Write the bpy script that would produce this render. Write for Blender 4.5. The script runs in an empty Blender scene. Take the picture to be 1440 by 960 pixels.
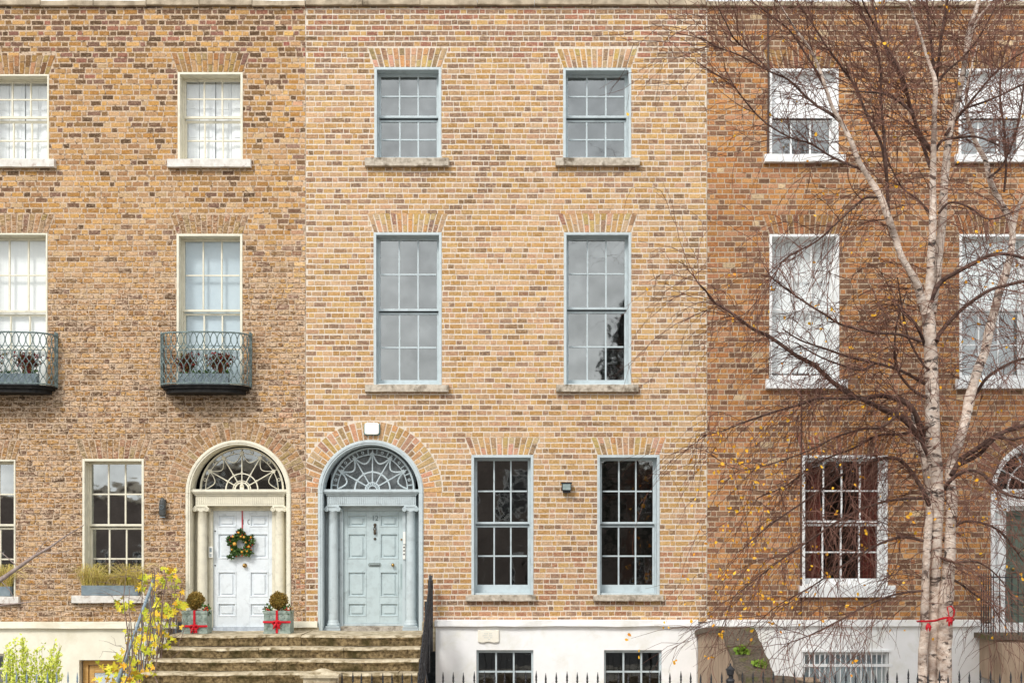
import bpy, math, random
import numpy as np
from mathutils import Vector, noise
random.seed(7)
SC = bpy.context.scene
COL = SC.collection
PI = math.pi
# ------------------------------------------------------------------ scale
CAMY, EYE, PPM = -22.0, 3.0, 80.0          # camera distance, eye height, metres per photo unit at the facade


def X(px, y=0.0):
    return (px - 720) / PPM * ((y - CAMY) / 22.0)


def Z(py, y=0.0):
    return EYE + (770 - py) / PPM * ((y - CAMY) / 22.0)


def P(px, py, y=0.0):
    return Vector((X(px, y), y, Z(py, y)))


def lin(c):
    return tuple(((v / 255) / 12.92 if v / 255 <= 0.04045 else ((v / 255 + 0.055) / 1.055) ** 2.4) for v in c)


# ------------------------------------------------------------------ materials
def nmat(name):
    m = bpy.data.materials.new(name)
    m.use_nodes = True
    nt = m.node_tree
    b = nt.nodes['Principled BSDF']
    return m, nt, b


def tex(nt, scale=10, detail=4, rough=0.6, dist=0.0, stretch=None):
    tc = nt.nodes.new('ShaderNodeTexCoord')
    n = nt.nodes.new('ShaderNodeTexNoise')
    n.inputs['Scale'].default_value = scale
    n.inputs['Detail'].default_value = detail
    n.inputs['Roughness'].default_value = rough
    n.inputs['Distortion'].default_value = dist
    if stretch:
        mp = nt.nodes.new('ShaderNodeMapping')
        mp.inputs['Scale'].default_value = stretch
        nt.links.new(tc.outputs['Object'], mp.inputs[0])
        nt.links.new(mp.outputs[0], n.inputs['Vector'])
    else:
        nt.links.new(tc.outputs['Object'], n.inputs['Vector'])
    return n


def ramp(nt, src, stops):
    r = nt.nodes.new('ShaderNodeValToRGB')
    e = r.color_ramp.elements
    while len(e) < len(stops):
        e.new(0.5)
    for i, (p, c) in enumerate(stops):
        e[i].position = p
        e[i].color = (c[0], c[1], c[2], 1) if hasattr(c, '__len__') else (c, c, c, 1)
    nt.links.new(src, r.inputs[0])
    return r


def mixc(nt, a, b, fac, mode='MIX'):
    m = nt.nodes.new('ShaderNodeMix')
    m.data_type = 'RGBA'
    m.blend_type = mode
    for sock, v in ((m.inputs[6], a), (m.inputs[7], b)):
        if hasattr(v, 'is_linked'):
            nt.links.new(v, sock)
        else:
            sock.default_value = (v[0], v[1], v[2], 1)
    if hasattr(fac, 'is_linked'):
        nt.links.new(fac, m.inputs[0])
    else:
        m.inputs[0].default_value = fac
    return m.outputs[2]


def bump(nt, b, src, strength=0.3, dist=0.01):
    n = nt.nodes.new('ShaderNodeBump')
    n.inputs['Strength'].default_value = strength
    n.inputs['Distance'].default_value = dist
    nt.links.new(src, n.inputs['Height'])
    nt.links.new(n.outputs[0], b.inputs['Normal'])


def noisy(name, c1, c2, scale=12, rough=0.7, bstr=0.2, detail=5, lo=0.35, hi=0.65, stretch=None, metal=0, c3=None,
          s3=3, lo3=0.55, hi3=0.7, spec=0.3):
    """two-tone noise surface, optional third tone in patches; colours in sRGB 0-255"""
    m, nt, b = nmat(name)
    n = tex(nt, scale, detail, stretch=stretch)
    col = ramp(nt, n.outputs['Fac'], [(lo, lin(c1)), (hi, lin(c2))]).outputs[0]
    if c3 is not None:
        n3 = tex(nt, s3, 6, 0.65, 0.3, stretch)
        f = ramp(nt, n3.outputs['Fac'], [(lo3, 0.0), (hi3, 1.0)]).outputs[0]
        col = mixc(nt, col, lin(c3), f)
    nt.links.new(col, b.inputs['Base Color'])
    b.inputs['Roughness'].default_value = rough
    b.inputs['Metallic'].default_value = metal
    b.inputs['Specular IOR Level'].default_value = spec
    if bstr:
        bump(nt, b, n.outputs['Fac'], bstr)
    return m


def brick_mat(name, mortar, smear, dark=0.25, flat=0.35, rough_smear=0.0):
    m, nt, b = nmat(name)
    at = nt.nodes.new('ShaderNodeAttribute')
    at.attribute_name = 'Col'
    n1 = tex(nt, 30, 7, 0.85, 0.5, (1, 1, 1.4))
    f1 = ramp(nt, n1.outputs['Fac'], [(0.36, 1 - flat), (0.5, 1.0), (0.64, 1.0 + flat * 0.75)])
    col = mixc(nt, at.outputs['Color'], f1.outputs[0], 1.0, 'MULTIPLY')
    n2 = tex(nt, 48, 4, 0.75)
    f2 = ramp(nt, n2.outputs['Fac'], [(0.57, 0.0), (0.68, dark)])
    col = mixc(nt, col, lin((92, 64, 50)), f2.outputs[0])
    n3 = tex(nt, 20, 7, 0.8, 0.8, (1, 1, 1.6))
    f3 = ramp(nt, n3.outputs['Fac'], [(0.56 - smear * 0.3, 0.0), (0.68 - smear * 0.3, min(1, 0.45 + smear))])
    col = mixc(nt, col, lin(mortar), f3.outputs[0])
    if rough_smear:
        # patched, flaking lower storeys: mask comes from the wall's own attribute
        n4 = tex(nt, 11, 7, 0.8, 0.8, (1, 1, 2.6))
        f4 = ramp(nt, n4.outputs['Fac'], [(0.50, 0.0), (0.55, rough_smear)])
        g4 = nt.nodes.new('ShaderNodeMath'); g4.operation = 'MULTIPLY'
        nt.links.new(f4.outputs[0], g4.inputs[0]); nt.links.new(at.outputs['Alpha'], g4.inputs[1])
        col = mixc(nt, col, lin((228, 200, 172)), g4.outputs[0])
        n5 = tex(nt, 14, 7, 0.82, 1.2, (1, 1, 3.0))
        f5 = ramp(nt, n5.outputs['Fac'], [(0.51, 0.0), (0.555, 0.95)])
        g5 = nt.nodes.new('ShaderNodeMath'); g5.operation = 'MULTIPLY'
        nt.links.new(f5.outputs[0], g5.inputs[0]); nt.links.new(at.outputs['Alpha'], g5.inputs[1])
        col = mixc(nt, col, lin((78, 56, 40)), g5.outputs[0])
    nt.links.new(col, b.inputs['Base Color'])
    b.inputs['Roughness'].default_value = 0.92
    b.inputs['Specular IOR Level'].default_value = 0.2
    bump(nt, b, n1.outputs['Fac'], 0.6, 0.012)
    return m


def glass_mat(name, fac, tint=(0.9, 0.92, 0.92), wob=0.05):
    m = bpy.data.materials.new(name)
    m.use_nodes = True
    nt = m.node_tree
    nt.nodes.remove(nt.nodes['Principled BSDF'])
    out = nt.nodes['Material Output']
    tr = nt.nodes.new('ShaderNodeBsdfTransparent')
    tr.inputs[0].default_value = (*tint, 1)
    gl = nt.nodes.new('ShaderNodeBsdfGlossy')
    gl.inputs['Roughness'].default_value = 0.03
    gl.inputs[0].default_value = (.97, 1, .98, 1)
    mx = nt.nodes.new('ShaderNodeMixShader')
    n2 = tex(nt, 1.7, 3, 0.6)
    r2 = ramp(nt, n2.outputs['Fac'], [(0.3, fac * 0.75), (0.7, fac * 1.12)])
    nt.links.new(r2.outputs[0], mx.inputs[0])
    n = tex(nt, 2.6, 2, 0.5)
    bp = nt.nodes.new('ShaderNodeBump')
    bp.inputs['Strength'].default_value = wob
    bp.inputs['Distance'].default_value = 0.05
    nt.links.new(n.outputs['Fac'], bp.inputs['Height'])
    nt.links.new(bp.outputs[0], gl.inputs['Normal'])
    nt.links.new(tr.outputs[0], mx.inputs[1])
    nt.links.new(gl.outputs[0], mx.inputs[2])
    nt.links.new(mx.outputs[0], out.inputs[0])
    return m


def paint(name, c, wear=0.07, rough=0.45, s=7):
    d = tuple(max(0, v * (1 - wear)) for v in c)
    return noisy(name, d, c, s, rough, 0.06, lo=0.3, hi=0.52, spec=0.4, c3=tuple(v * .87 for v in c), s3=5, lo3=.56, hi3=.72)


def leafm(name, c1, c2, c3):
    m, nt, b = nmat(name)
    g = nt.nodes.new('ShaderNodeNewGeometry')
    r = ramp(nt, g.outputs['Random Per Island'], [(0.0, lin(c1)), (0.5, lin(c2)), (1.0, lin(c3))])
    nt.links.new(r.outputs[0], b.inputs['Base Color'])
    b.inputs['Roughness'].default_value = 0.6
    b.inputs['Specular IOR Level'].default_value = 0.25
    try:
        b.inputs['Subsurface Weight'].default_value = 0.0
    except Exception:
        pass
    return m


M = {}
M['brick_l'] = brick_mat('brown_brick', (206, 176, 144), 0.14, 0.6, 0.5, 0.85)
M['brick_c'] = brick_mat('yellow_brick', (220, 186, 146), 0.22, 0.6, 0.5)
M['brick_r'] = brick_mat('orange_brick', (198, 164, 130), 0.10, 0.5, 0.48)
M['mortar_l'] = noisy('lime_mortar', (176, 152, 126), (216, 194, 170), 30, 0.95, 0.6, c3=(96, 74, 56), s3=16, lo3=0.52,
                      hi3=0.66)
M['mortar_c'] = noisy('pale_mortar', (204, 190, 172), (230, 218, 202), 30, 0.95, 0.4, c3=(170, 142, 114), s3=6, lo3=0.6,
                      hi3=0.72)
M['mortar_r'] = noisy('grey_mortar', (168, 148, 126), (200, 180, 156), 30, 0.95, 0.4, c3=(112, 90, 72), s3=5, lo3=0.55,
                      hi3=0.7)
M['cream'] = paint('cream_paint', (228, 222, 202))
M['blue'] = paint('grey_blue_paint', (192, 203, 206))
M['white'] = paint('white_paint', (240, 241, 240), 0.07)
M['render_w'] = noisy('white_render', (240, 240, 238), (247, 246, 245), 5, 0.8, 0.15, c3=(228, 226, 216), s3=2.2,
                      lo3=0.52, hi3=0.75)
M['render_c'] = noisy('cream_render', (232, 226, 206), (242, 237, 218), 5, 0.8, 0.15, c3=(222, 214, 190), s3=1.2)
M['door_w'] = paint('pale_door_paint', (226, 232, 236), 0.05, 0.35)
M['door_b'] = paint('blue_door_paint', (188, 202, 204), 0.07, 0.35)
M['door_g'] = paint('green_door_paint', (96, 108, 96), 0.1, 0.35)
M['stone'] = noisy('sill_stone', (168, 156, 140), (206, 196, 180), 14, 0.9, 0.5, c3=(104, 92, 76), s3=6,
                   lo3=0.5, hi3=0.68)
M['stone_w'] = noisy('painted_sill_stone', (206, 200, 190), (228, 224, 218), 10, 0.85, 0.3, c3=(170, 150, 138), s3=8,
                     lo3=0.56, hi3=0.72)
M['coping'] = noisy('coping_stone', (150, 136, 116), (196, 180, 156), 5, 0.9, 0.5, c3=(96, 84, 68), s3=3)
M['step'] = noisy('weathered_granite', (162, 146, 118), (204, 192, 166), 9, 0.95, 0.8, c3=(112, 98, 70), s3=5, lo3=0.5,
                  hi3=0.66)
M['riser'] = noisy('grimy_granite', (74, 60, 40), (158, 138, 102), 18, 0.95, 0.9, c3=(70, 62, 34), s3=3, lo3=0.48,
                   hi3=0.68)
M['wall_br'] = noisy('brown_render', (150, 130, 110), (174, 152, 130), 6, 0.95, 0.4, stretch=(1, 1, 0.35),
                     c3=(136, 114, 92), s3=2)
M['moss'] = noisy('mossy_stone', (80, 72, 62), (116, 104, 90), 25, 0.97, 0.8, c3=(92, 96, 40), s3=3.5, lo3=0.56,
                  hi3=0.7)
M['iron'] = noisy('black_iron', (24, 25, 28), (50, 50, 54), 30, 0.5, 0.2, spec=0.5)
M['iron_g'] = noisy('grey_green_iron', (84, 98, 98), (136, 152, 150), 25, 0.6, 0.3, c3=(60, 66, 64), s3=20)
M['iron_b'] = noisy('blue_grey_iron', (106, 124, 138), (152, 168, 178), 25, 0.5, 0.2)
M['lead'] = noisy('dark_slab', (18, 18, 19), (40, 38, 36), 12, 0.8, 0.4)
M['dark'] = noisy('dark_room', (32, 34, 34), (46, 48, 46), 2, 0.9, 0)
M['blind_w'] = noisy('white_blind', (238, 240, 240), (246, 247, 247), 3, 0.8, 0, stretch=(9, 1, 0.2))
M['blind_b'] = noisy('pale_blue_blind', (180, 196, 206), (192, 206, 214), 2, 0.8, 0)
M['shutter'] = noisy('panelled_shutter_paint', (236, 238, 242), (244, 246, 248), 3, 0.6, 0)
M['curtain'] = noisy('net_curtain', (120, 116, 112), (182, 178, 172), 4, 0.9, 0.2, stretch=(14, 1, 0.3))
M['redcurtain'] = noisy('dark_red_curtain', (70, 26, 22), (118, 50, 40), 4, 0.9, 0.2, stretch=(14, 1, 0.3))
M['glass'] = glass_mat('old_window_glass', 0.27, wob=.045)
M['glass2'] = glass_mat('dark_window_glass', 0.28, wob=.05)
M['glass4'] = glass_mat('bright_window_glass', 0.42, wob=.05)
M['glass3'] = glass_mat('clear_window_glass', 0.13, (.97, .98, .98))
M['slate'] = noisy('slate', (62, 66, 72), (96, 100, 106), 9, 0.7, 0.3)
M['brass'] = noisy('brass', (150, 112, 60), (196, 160, 100), 20, 0.3, 0, metal=1)
M['bark'] = None
M['twig'] = noisy('twig_bark', (86, 58, 50), (130, 94, 80), 9, 0.9, 0.1)
M['branch'] = noisy('branch_bark', (56, 40, 36), (104, 80, 70), 16, 0.9, 0.4)
M['redr'] = noisy('red_ribbon', (176, 14, 30), (206, 26, 44), 8, 0.5, 0.1)
M['plastic'] = noisy('white_plastic', (236, 234, 226), (244, 242, 236), 3, 0.35, 0)
M['teal'] = noisy('teal_plastic', (40, 118, 128), (50, 132, 140), 3, 0.4, 0)
M['pot'] = noisy('green_grey_metal', (118, 132, 124), (158, 170, 160), 14, 0.6, 0.3, c3=(92, 104, 92), s3=9)
M['boxgrey'] = noisy('blue_grey_box', (112, 126, 134), (134, 146, 152), 8, 0.7, 0.1)
M['soil'] = noisy('soil', (40, 32, 26), (66, 52, 42), 30, 0.95, 0.5)
M['wood'] = noisy('honey_wood', (196, 150, 84), (222, 182, 118), 5, 0.5, 0.2, stretch=(1, 1, 6))
M['asphalt'] = noisy('asphalt', (58, 58, 60), (74, 74, 76), 30, 0.9, 0.3)
M['paving'] = noisy('paving_stone', (140, 136, 128), (168, 162, 154), 5, 0.9, 0.2)
M['earth'] = noisy('garden_earth', (62, 66, 40), (112, 104, 74), 4, 0.95, 0.5)
M['opp'] = noisy('dark_brown_brick', (98, 88, 84), (128, 116, 110), 6, 0.9, 0.2)
M['leaf_y'] = leafm('yellow_birch_leaves', (228, 160, 30), (236, 184, 52), (206, 132, 40))
M['leaf_v'] = leafm('turning_vine_leaves', (160, 172, 44), (220, 212, 66), (234, 176, 56))
M['leaf_s'] = leafm('lime_shrub_leaves', (176, 196, 60), (214, 222, 90), (236, 236, 136))
M['leaf_w'] = leafm('green_weed_leaves', (112, 146, 50), (140, 168, 62), (96, 120, 44))
M['leaf_b'] = leafm('brownish_box_leaves', (132, 104, 44), (164, 134, 66), (112, 104, 48))
M['leaf_g'] = leafm('dark_green_leaves', (38, 66, 34), (66, 96, 44), (98, 120, 56))
M['leaf_e'] = leafm('evergreen_leaves', (14, 20, 12), (22, 28, 18), (30, 36, 22))
M['grass_d'] = leafm('dry_grass', (224, 198, 150), (206, 188, 104), (176, 168, 76))
M['heather'] = leafm('red_brown_heather', (150, 50, 54), (104, 56, 44), (104, 108, 50))
M['berry'] = noisy('red_berry', (190, 30, 24), (210, 50, 30), 5, 0.3, 0)
M['gold'] = noisy('dried_orange', (206, 140, 40), (224, 176, 90), 8, 0.5, 0)


def bark_mat():
    m, nt, b = nmat('birch_bark')
    n1 = tex(nt, 11, 6, 0.7, 0.4, (1, 1, 1.6))
    c = ramp(nt, n1.outputs['Fac'], [(0.34, lin((178, 152, 134))), (0.5, lin((214, 195, 179))), (0.66, lin((238, 226, 214)))]).outputs[0]
    n2 = tex(nt, 3.8, 6, 0.74, 0.7, (1.0, 1.0, 2.0))
    f = ramp(nt, n2.outputs['Fac'], [(0.545, 0.0), (0.59, 0.95)]).outputs[0]
    c = mixc(nt, c, lin((58, 46, 42)), f)
    n3 = tex(nt, 1.6, 4, 0.6)
    f3 = ramp(nt, n3.outputs['Fac'], [(0.48, 0.0), (0.66, 0.8)]).outputs[0]
    c = mixc(nt, c, lin((112, 92, 80)), f3)
    nt.links.new(c, b.inputs['Base Color'])
    b.inputs['Roughness'].default_value = 0.85
    bump(nt, b, n2.outputs['Fac'], 0.6, 0.02)
    return m


M['bark'] = bark_mat()


# ------------------------------------------------------------------ mesh builder
class MB:
    def __init__(s):
        s.v, s.f, s.m, s.c = [], [], [], []

    def face(s, pts, mat=0, col=(1, 1, 1)):
        n = len(s.v)
        s.v += [tuple(p) for p in pts]
        s.f.append(tuple(range(n, n + len(pts))))
        s.m.append(mat)
        s.c.append(col)

    def mesh(s, vs, fs, mat=0, col=(1, 1, 1)):
        n = len(s.v)
        s.v += [tuple(p) for p in vs]
        for f in fs:
            s.f.append(tuple(i + n for i in f))
            s.m.append(mat)
            s.c.append(col)

    def box(s, x0, x1, y0, y1, z0, z1, mat=0):
        if x0 > x1: x0, x1 = x1, x0
        if y0 > y1: y0, y1 = y1, y0
        if z0 > z1: z0, z1 = z1, z0
        vs = [(x0, y0, z0), (x1, y0, z0), (x1, y1, z0), (x0, y1, z0), (x0, y0, z1), (x1, y0, z1), (x1, y1, z1), (x0, y1, z1)]
        s.mesh(vs, [(0, 3, 2, 1), (4, 5, 6, 7), (0, 1, 5, 4), (1, 2, 6, 5), (2, 3, 7, 6), (3, 0, 4, 7)], mat)

    def prism(s, poly, y0, y1, mat=0):
        """poly: (x,z) list, extruded along y"""
        n = len(poly)
        vs = [(p[0], y0, p[1]) for p in poly] + [(p[0], y1, p[1]) for p in poly]
        fs = [tuple(range(n)), tuple(reversed(range(n, 2 * n)))]
        for i in range(n):
            j = (i + 1) % n
            fs.append((i, i + n, j + n, j))
        s.mesh(vs, fs, mat)

    def prism_x(s, poly, x0, x1, mat=0):
        """poly: (y,z) list, extruded along x"""
        n = len(poly)
        vs = [(x0, p[0], p[1]) for p in poly] + [(x1, p[0], p[1]) for p in poly]
        fs = [tuple(range(n)), tuple(reversed(range(n, 2 * n)))]
        for i in range(n):
            j = (i + 1) % n
            fs.append((i, i + n, j + n, j))
        s.mesh(vs, fs, mat)

    def tube(s, pts, rad, sides=5, mat=0, cap=True):
        pts = [Vector(p) for p in pts]
        if not hasattr(rad, '__len__'):
            rad = [rad] * len(pts)
        vs, fs = [], []
        up = Vector((0.13, 1, 0.07)).normalized()
        for i, p in enumerate(pts):
            a = pts[max(0, i - 1)]
            b = pts[min(len(pts) - 1, i + 1)]
            t = (b - a)
            t = t.normalized() if t.length > 1e-9 else Vector((0, 0, 1))
            u = t.cross(up)
            if u.length < 0.05:
                u = t.cross(Vector((1, 0, 0)))
            u.normalize()
            w = t.cross(u)
            for k in range(sides):
                an = 2 * PI * k / sides
                vs.append(p + (u * math.cos(an) + w * math.sin(an)) * rad[i])
        for i in range(len(pts) - 1):
            for k in range(sides):
                k2 = (k + 1) % sides
                fs.append((i * sides + k, i * sides + k2, (i + 1) * sides + k2, (i + 1) * sides + k))
        if cap:
            fs.append(tuple(range(sides)))
            fs.append(tuple(reversed(range((len(pts) - 1) * sides, len(pts) * sides))))
        s.mesh(vs, fs, mat)

    def lathe(s, cx, cy, prof, sides=16, mat=0):
        vs, fs = [], []
        for (r, z) in prof:
            for k in range(sides):
                a = 2 * PI * k / sides
                vs.append((cx + r * math.cos(a), cy + r * math.sin(a), z))
        for i in range(len(prof) - 1):
            for k in range(sides):
                k2 = (k + 1) % sides
                fs.append((i * sides + k, i * sides + k2, (i + 1) * sides + k2, (i + 1) * sides + k))
        fs.append(tuple(reversed(range(sides))))
        fs.append(tuple(range((len(prof) - 1) * sides, len(prof) * sides)))
        s.mesh(vs, fs, mat)

    def ball(s, c, r, sides=8, mat=0, sq=1.0):
        prof = [(max(0.001, r * math.sin(PI * i / 6)), c[2] - r * sq * math.cos(PI * i / 6)) for i in range(7)]
        s.lathe(c[0], c[1], prof, sides, mat)

    def disc_y(s, cx, cz, r, y0, y1, sides=16, mat=0):
        s.prism([(cx + r * math.cos(2 * PI * k / sides), cz + r * math.sin(2 * PI * k / sides)) for k in range(sides)], y0, y1, mat)

    def arc(s, cx, cz, r0, r1, y0, y1, a0=0, a1=180, n=24, mat=0):
        """annular band in the XZ plane, between radii, extruded along y"""
        vs, fs = [], []
        for i in range(n + 1):
            a = math.radians(a0 + (a1 - a0) * i / n)
            c, q = math.cos(a), math.sin(a)
            vs += [(cx + r0 * c, y0, cz + r0 * q), (cx + r1 * c, y0, cz + r1 * q), (cx + r1 * c, y1, cz + r1 * q), (cx + r0 * c, y1, cz + r0 * q)]
        for i in range(n):
            b = i * 4
            for k in range(4):
                k2 = (k + 1) % 4
                fs.append((b + k, b + k2, b + 4 + k2, b + 4 + k))
        fs.append((0, 1, 2, 3))
        fs.append((n * 4 + 3, n * 4 + 2, n * 4 + 1, n * 4))
        s.mesh(vs, fs, mat)

    def leaf(s, p, size, d=None, mat=0, asp=0.5):
        d = d or Vector((random.gauss(0, 1), random.gauss(0, 1), random.gauss(0, 1)))
        d = d.normalized()
        w = d.cross(Vector((random.gauss(0, 1), random.gauss(0, 1), random.gauss(0, 1)))).normalized()
        p = Vector(p)
        s.mesh([p, p + d * size * .5 + w * size * asp, p + d * size, p + d * size * .5 - w * size * asp], [(0, 1, 2, 3)], mat)

    def build(s, name, mats, parent=None, bevel=0, smooth=False, col=False):
        off = Vector((0, 0, 0))
        q = parent
        if q is not None:
            off = ORG.get(q.name, Vector((0, 0, 0)))
        me = bpy.data.meshes.new(name)
        arr = [(a[0] - off.x, a[1] - off.y, a[2] - off.z) for a in s.v]
        me.from_pydata(arr, [], s.f)
        if not isinstance(mats, (list, tuple)):
            mats = [mats]
        for m in mats:
            me.materials.append(m)
        me.polygons.foreach_set('material_index', s.m)
        if smooth:
            me.polygons.foreach_set('use_smooth', [True] * len(s.f))
        if col:
            ca = me.color_attributes.new('Col', 'FLOAT_COLOR', 'CORNER')
            buf = []
            for f, c in zip(s.f, s.c):
                buf += [c[0], c[1], c[2], c[3] if len(c) > 3 else 0.0] * len(f)
            ca.data.foreach_set('color', buf)
        me.update()
        o = bpy.data.objects.new(name, me)
        COL.objects.link(o)
        if parent is not None:
            o.parent = parent
            ORG[o.name] = off.copy()
        else:
            ORG[o.name] = Vector((0, 0, 0))
        if bevel:
            bm = o.modifiers.new('bevel', 'BEVEL')
            bm.width = bevel
            bm.segments = 2
            bm.limit_method = 'ANGLE'
        return o


ORG = {}


def thing(name, label, cat, loc, group=None, kind=None):
    o = bpy.data.objects.new(name, None)
    COL.objects.link(o)
    o.location = loc
    o.empty_display_size = 0.1
    ORG[o.name] = Vector(loc)
    o['label'] = label
    o['category'] = cat
    if group: o['group'] = group
    if kind: o['kind'] = kind
    return o


def tag(o, label, cat, group=None, kind=None):
    if label: o['label'] = label
    if cat: o['category'] = cat
    if group: o['group'] = group
    if kind: o['kind'] = kind
    return o


def center_origin(o):
    """move a top-level mesh's origin to its base centre"""
    me = o.data
    n = len(me.vertices)
    a = np.empty(n * 3, 'f')
    me.vertices.foreach_get('co', a)
    a = a.reshape(-1, 3)
    mn, mx = a.min(0), a.max(0)
    c = np.array([(mn[0] + mx[0]) / 2, (mn[1] + mx[1]) / 2, mn[2]], 'f')
    me.vertices.foreach_set('co', (a - c).ravel())
    o.location = [float(t) for t in c]
    me.update()
    return o


# ------------------------------------------------------------------ brickwork
class Open:
    """rect opening or arched opening in a wall, with the brick arch over it"""
    def __init__(s, x0, x1, z0, z1, lintel=True, spread=0.12, lh=0.34):
        s.x0, s.x1, s.z0, s.z1, s.arch, s.lintel, s.spread, s.lh = x0, x1, z0, z1, None, lintel, spread, lh


class Arch:
    def __init__(s, cx, R, zs, z0, ring=0.34):
        s.cx, s.R, s.zs, s.z0, s.ring, s.arch = cx, R, zs, z0, ring, True
        s.x0, s.x1, s.z1 = cx - R, cx + R, zs + R


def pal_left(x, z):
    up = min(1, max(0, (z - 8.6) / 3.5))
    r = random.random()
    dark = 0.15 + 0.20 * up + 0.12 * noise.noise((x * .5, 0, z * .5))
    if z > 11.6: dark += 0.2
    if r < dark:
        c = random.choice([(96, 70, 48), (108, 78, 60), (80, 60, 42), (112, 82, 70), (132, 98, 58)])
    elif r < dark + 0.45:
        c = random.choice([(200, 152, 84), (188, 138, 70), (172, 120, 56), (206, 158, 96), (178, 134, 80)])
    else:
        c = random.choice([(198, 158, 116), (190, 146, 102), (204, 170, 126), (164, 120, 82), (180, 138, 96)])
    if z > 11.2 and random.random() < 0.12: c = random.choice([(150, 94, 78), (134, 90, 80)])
    return c


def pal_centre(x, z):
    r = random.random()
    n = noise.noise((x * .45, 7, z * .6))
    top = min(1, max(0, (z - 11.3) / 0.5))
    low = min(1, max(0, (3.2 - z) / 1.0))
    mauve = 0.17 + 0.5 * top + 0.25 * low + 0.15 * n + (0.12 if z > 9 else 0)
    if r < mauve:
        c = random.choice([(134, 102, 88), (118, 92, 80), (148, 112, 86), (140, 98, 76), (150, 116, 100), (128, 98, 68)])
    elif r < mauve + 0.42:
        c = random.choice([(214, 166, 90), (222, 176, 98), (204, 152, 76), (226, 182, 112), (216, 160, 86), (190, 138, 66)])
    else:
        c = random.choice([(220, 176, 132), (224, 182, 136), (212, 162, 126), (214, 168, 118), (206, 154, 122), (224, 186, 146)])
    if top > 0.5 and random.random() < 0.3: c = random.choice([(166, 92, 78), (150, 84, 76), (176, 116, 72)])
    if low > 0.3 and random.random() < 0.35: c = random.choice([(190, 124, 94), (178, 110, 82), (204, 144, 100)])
    return c


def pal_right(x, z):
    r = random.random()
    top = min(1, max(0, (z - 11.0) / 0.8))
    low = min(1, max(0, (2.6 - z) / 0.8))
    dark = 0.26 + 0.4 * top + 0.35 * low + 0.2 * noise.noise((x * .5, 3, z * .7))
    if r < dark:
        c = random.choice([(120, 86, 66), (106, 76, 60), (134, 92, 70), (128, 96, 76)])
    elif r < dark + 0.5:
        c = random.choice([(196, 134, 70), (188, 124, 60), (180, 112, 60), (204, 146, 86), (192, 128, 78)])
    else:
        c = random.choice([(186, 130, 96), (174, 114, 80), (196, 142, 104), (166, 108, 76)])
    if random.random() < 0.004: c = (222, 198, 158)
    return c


def soft(c, mean, k, dk=1.0):
    c = [(v + (m - v) * k) * dk for v, m in zip(c, mean)]
    g = c[0] * .35 + c[1] * .5 + c[2] * .15
    return tuple(v + (g - v) * .05 for v in c)


MEAN = {pal_left: (166, 128, 88), pal_centre: (190, 154, 118), pal_right: (164, 124, 90)}
SOFT = {pal_left: .16, pal_centre: .38, pal_right: .26}


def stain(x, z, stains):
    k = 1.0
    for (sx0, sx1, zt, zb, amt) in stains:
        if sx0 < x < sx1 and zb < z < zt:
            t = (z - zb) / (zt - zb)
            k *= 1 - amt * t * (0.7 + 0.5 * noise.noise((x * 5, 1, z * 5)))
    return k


def rgh(x, z):
    return min(1, max(0, (8.7 - z + .5 * noise.noise((x * .6, 0, z))) / 1.5))


def brick_front(mb, pts, mat, col, d=0.005, ins=0.003):
    """a slightly proud brick from 4 (x,z) corners, anticlockwise seen from the street"""
    cx = sum(p[0] for p in pts) / 4
    cz = sum(p[1] for p in pts) / 4
    dj = max(.0025, d + random.uniform(-0.002, 0.003))
    inner = []
    for (x, z) in pts:
        L = math.hypot(x - cx, z - cz) or 1
        inner.append((x - (x - cx) / L * ins * 1.5 + random.uniform(-.0015, .0015), z - (z - cz) / L * ins * 1.5 + random.uniform(-.0015, .0015)))
    vs = [(p[0], 0.0015, p[1]) for p in pts] + [(p[0], -dj, p[1]) for p in inner]
    mb.mesh(vs, [(4, 5, 6, 7), (0, 1, 5, 4), (1, 2, 6, 5), (2, 3, 7, 6), (3, 0, 4, 7)], mat, col)


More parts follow.
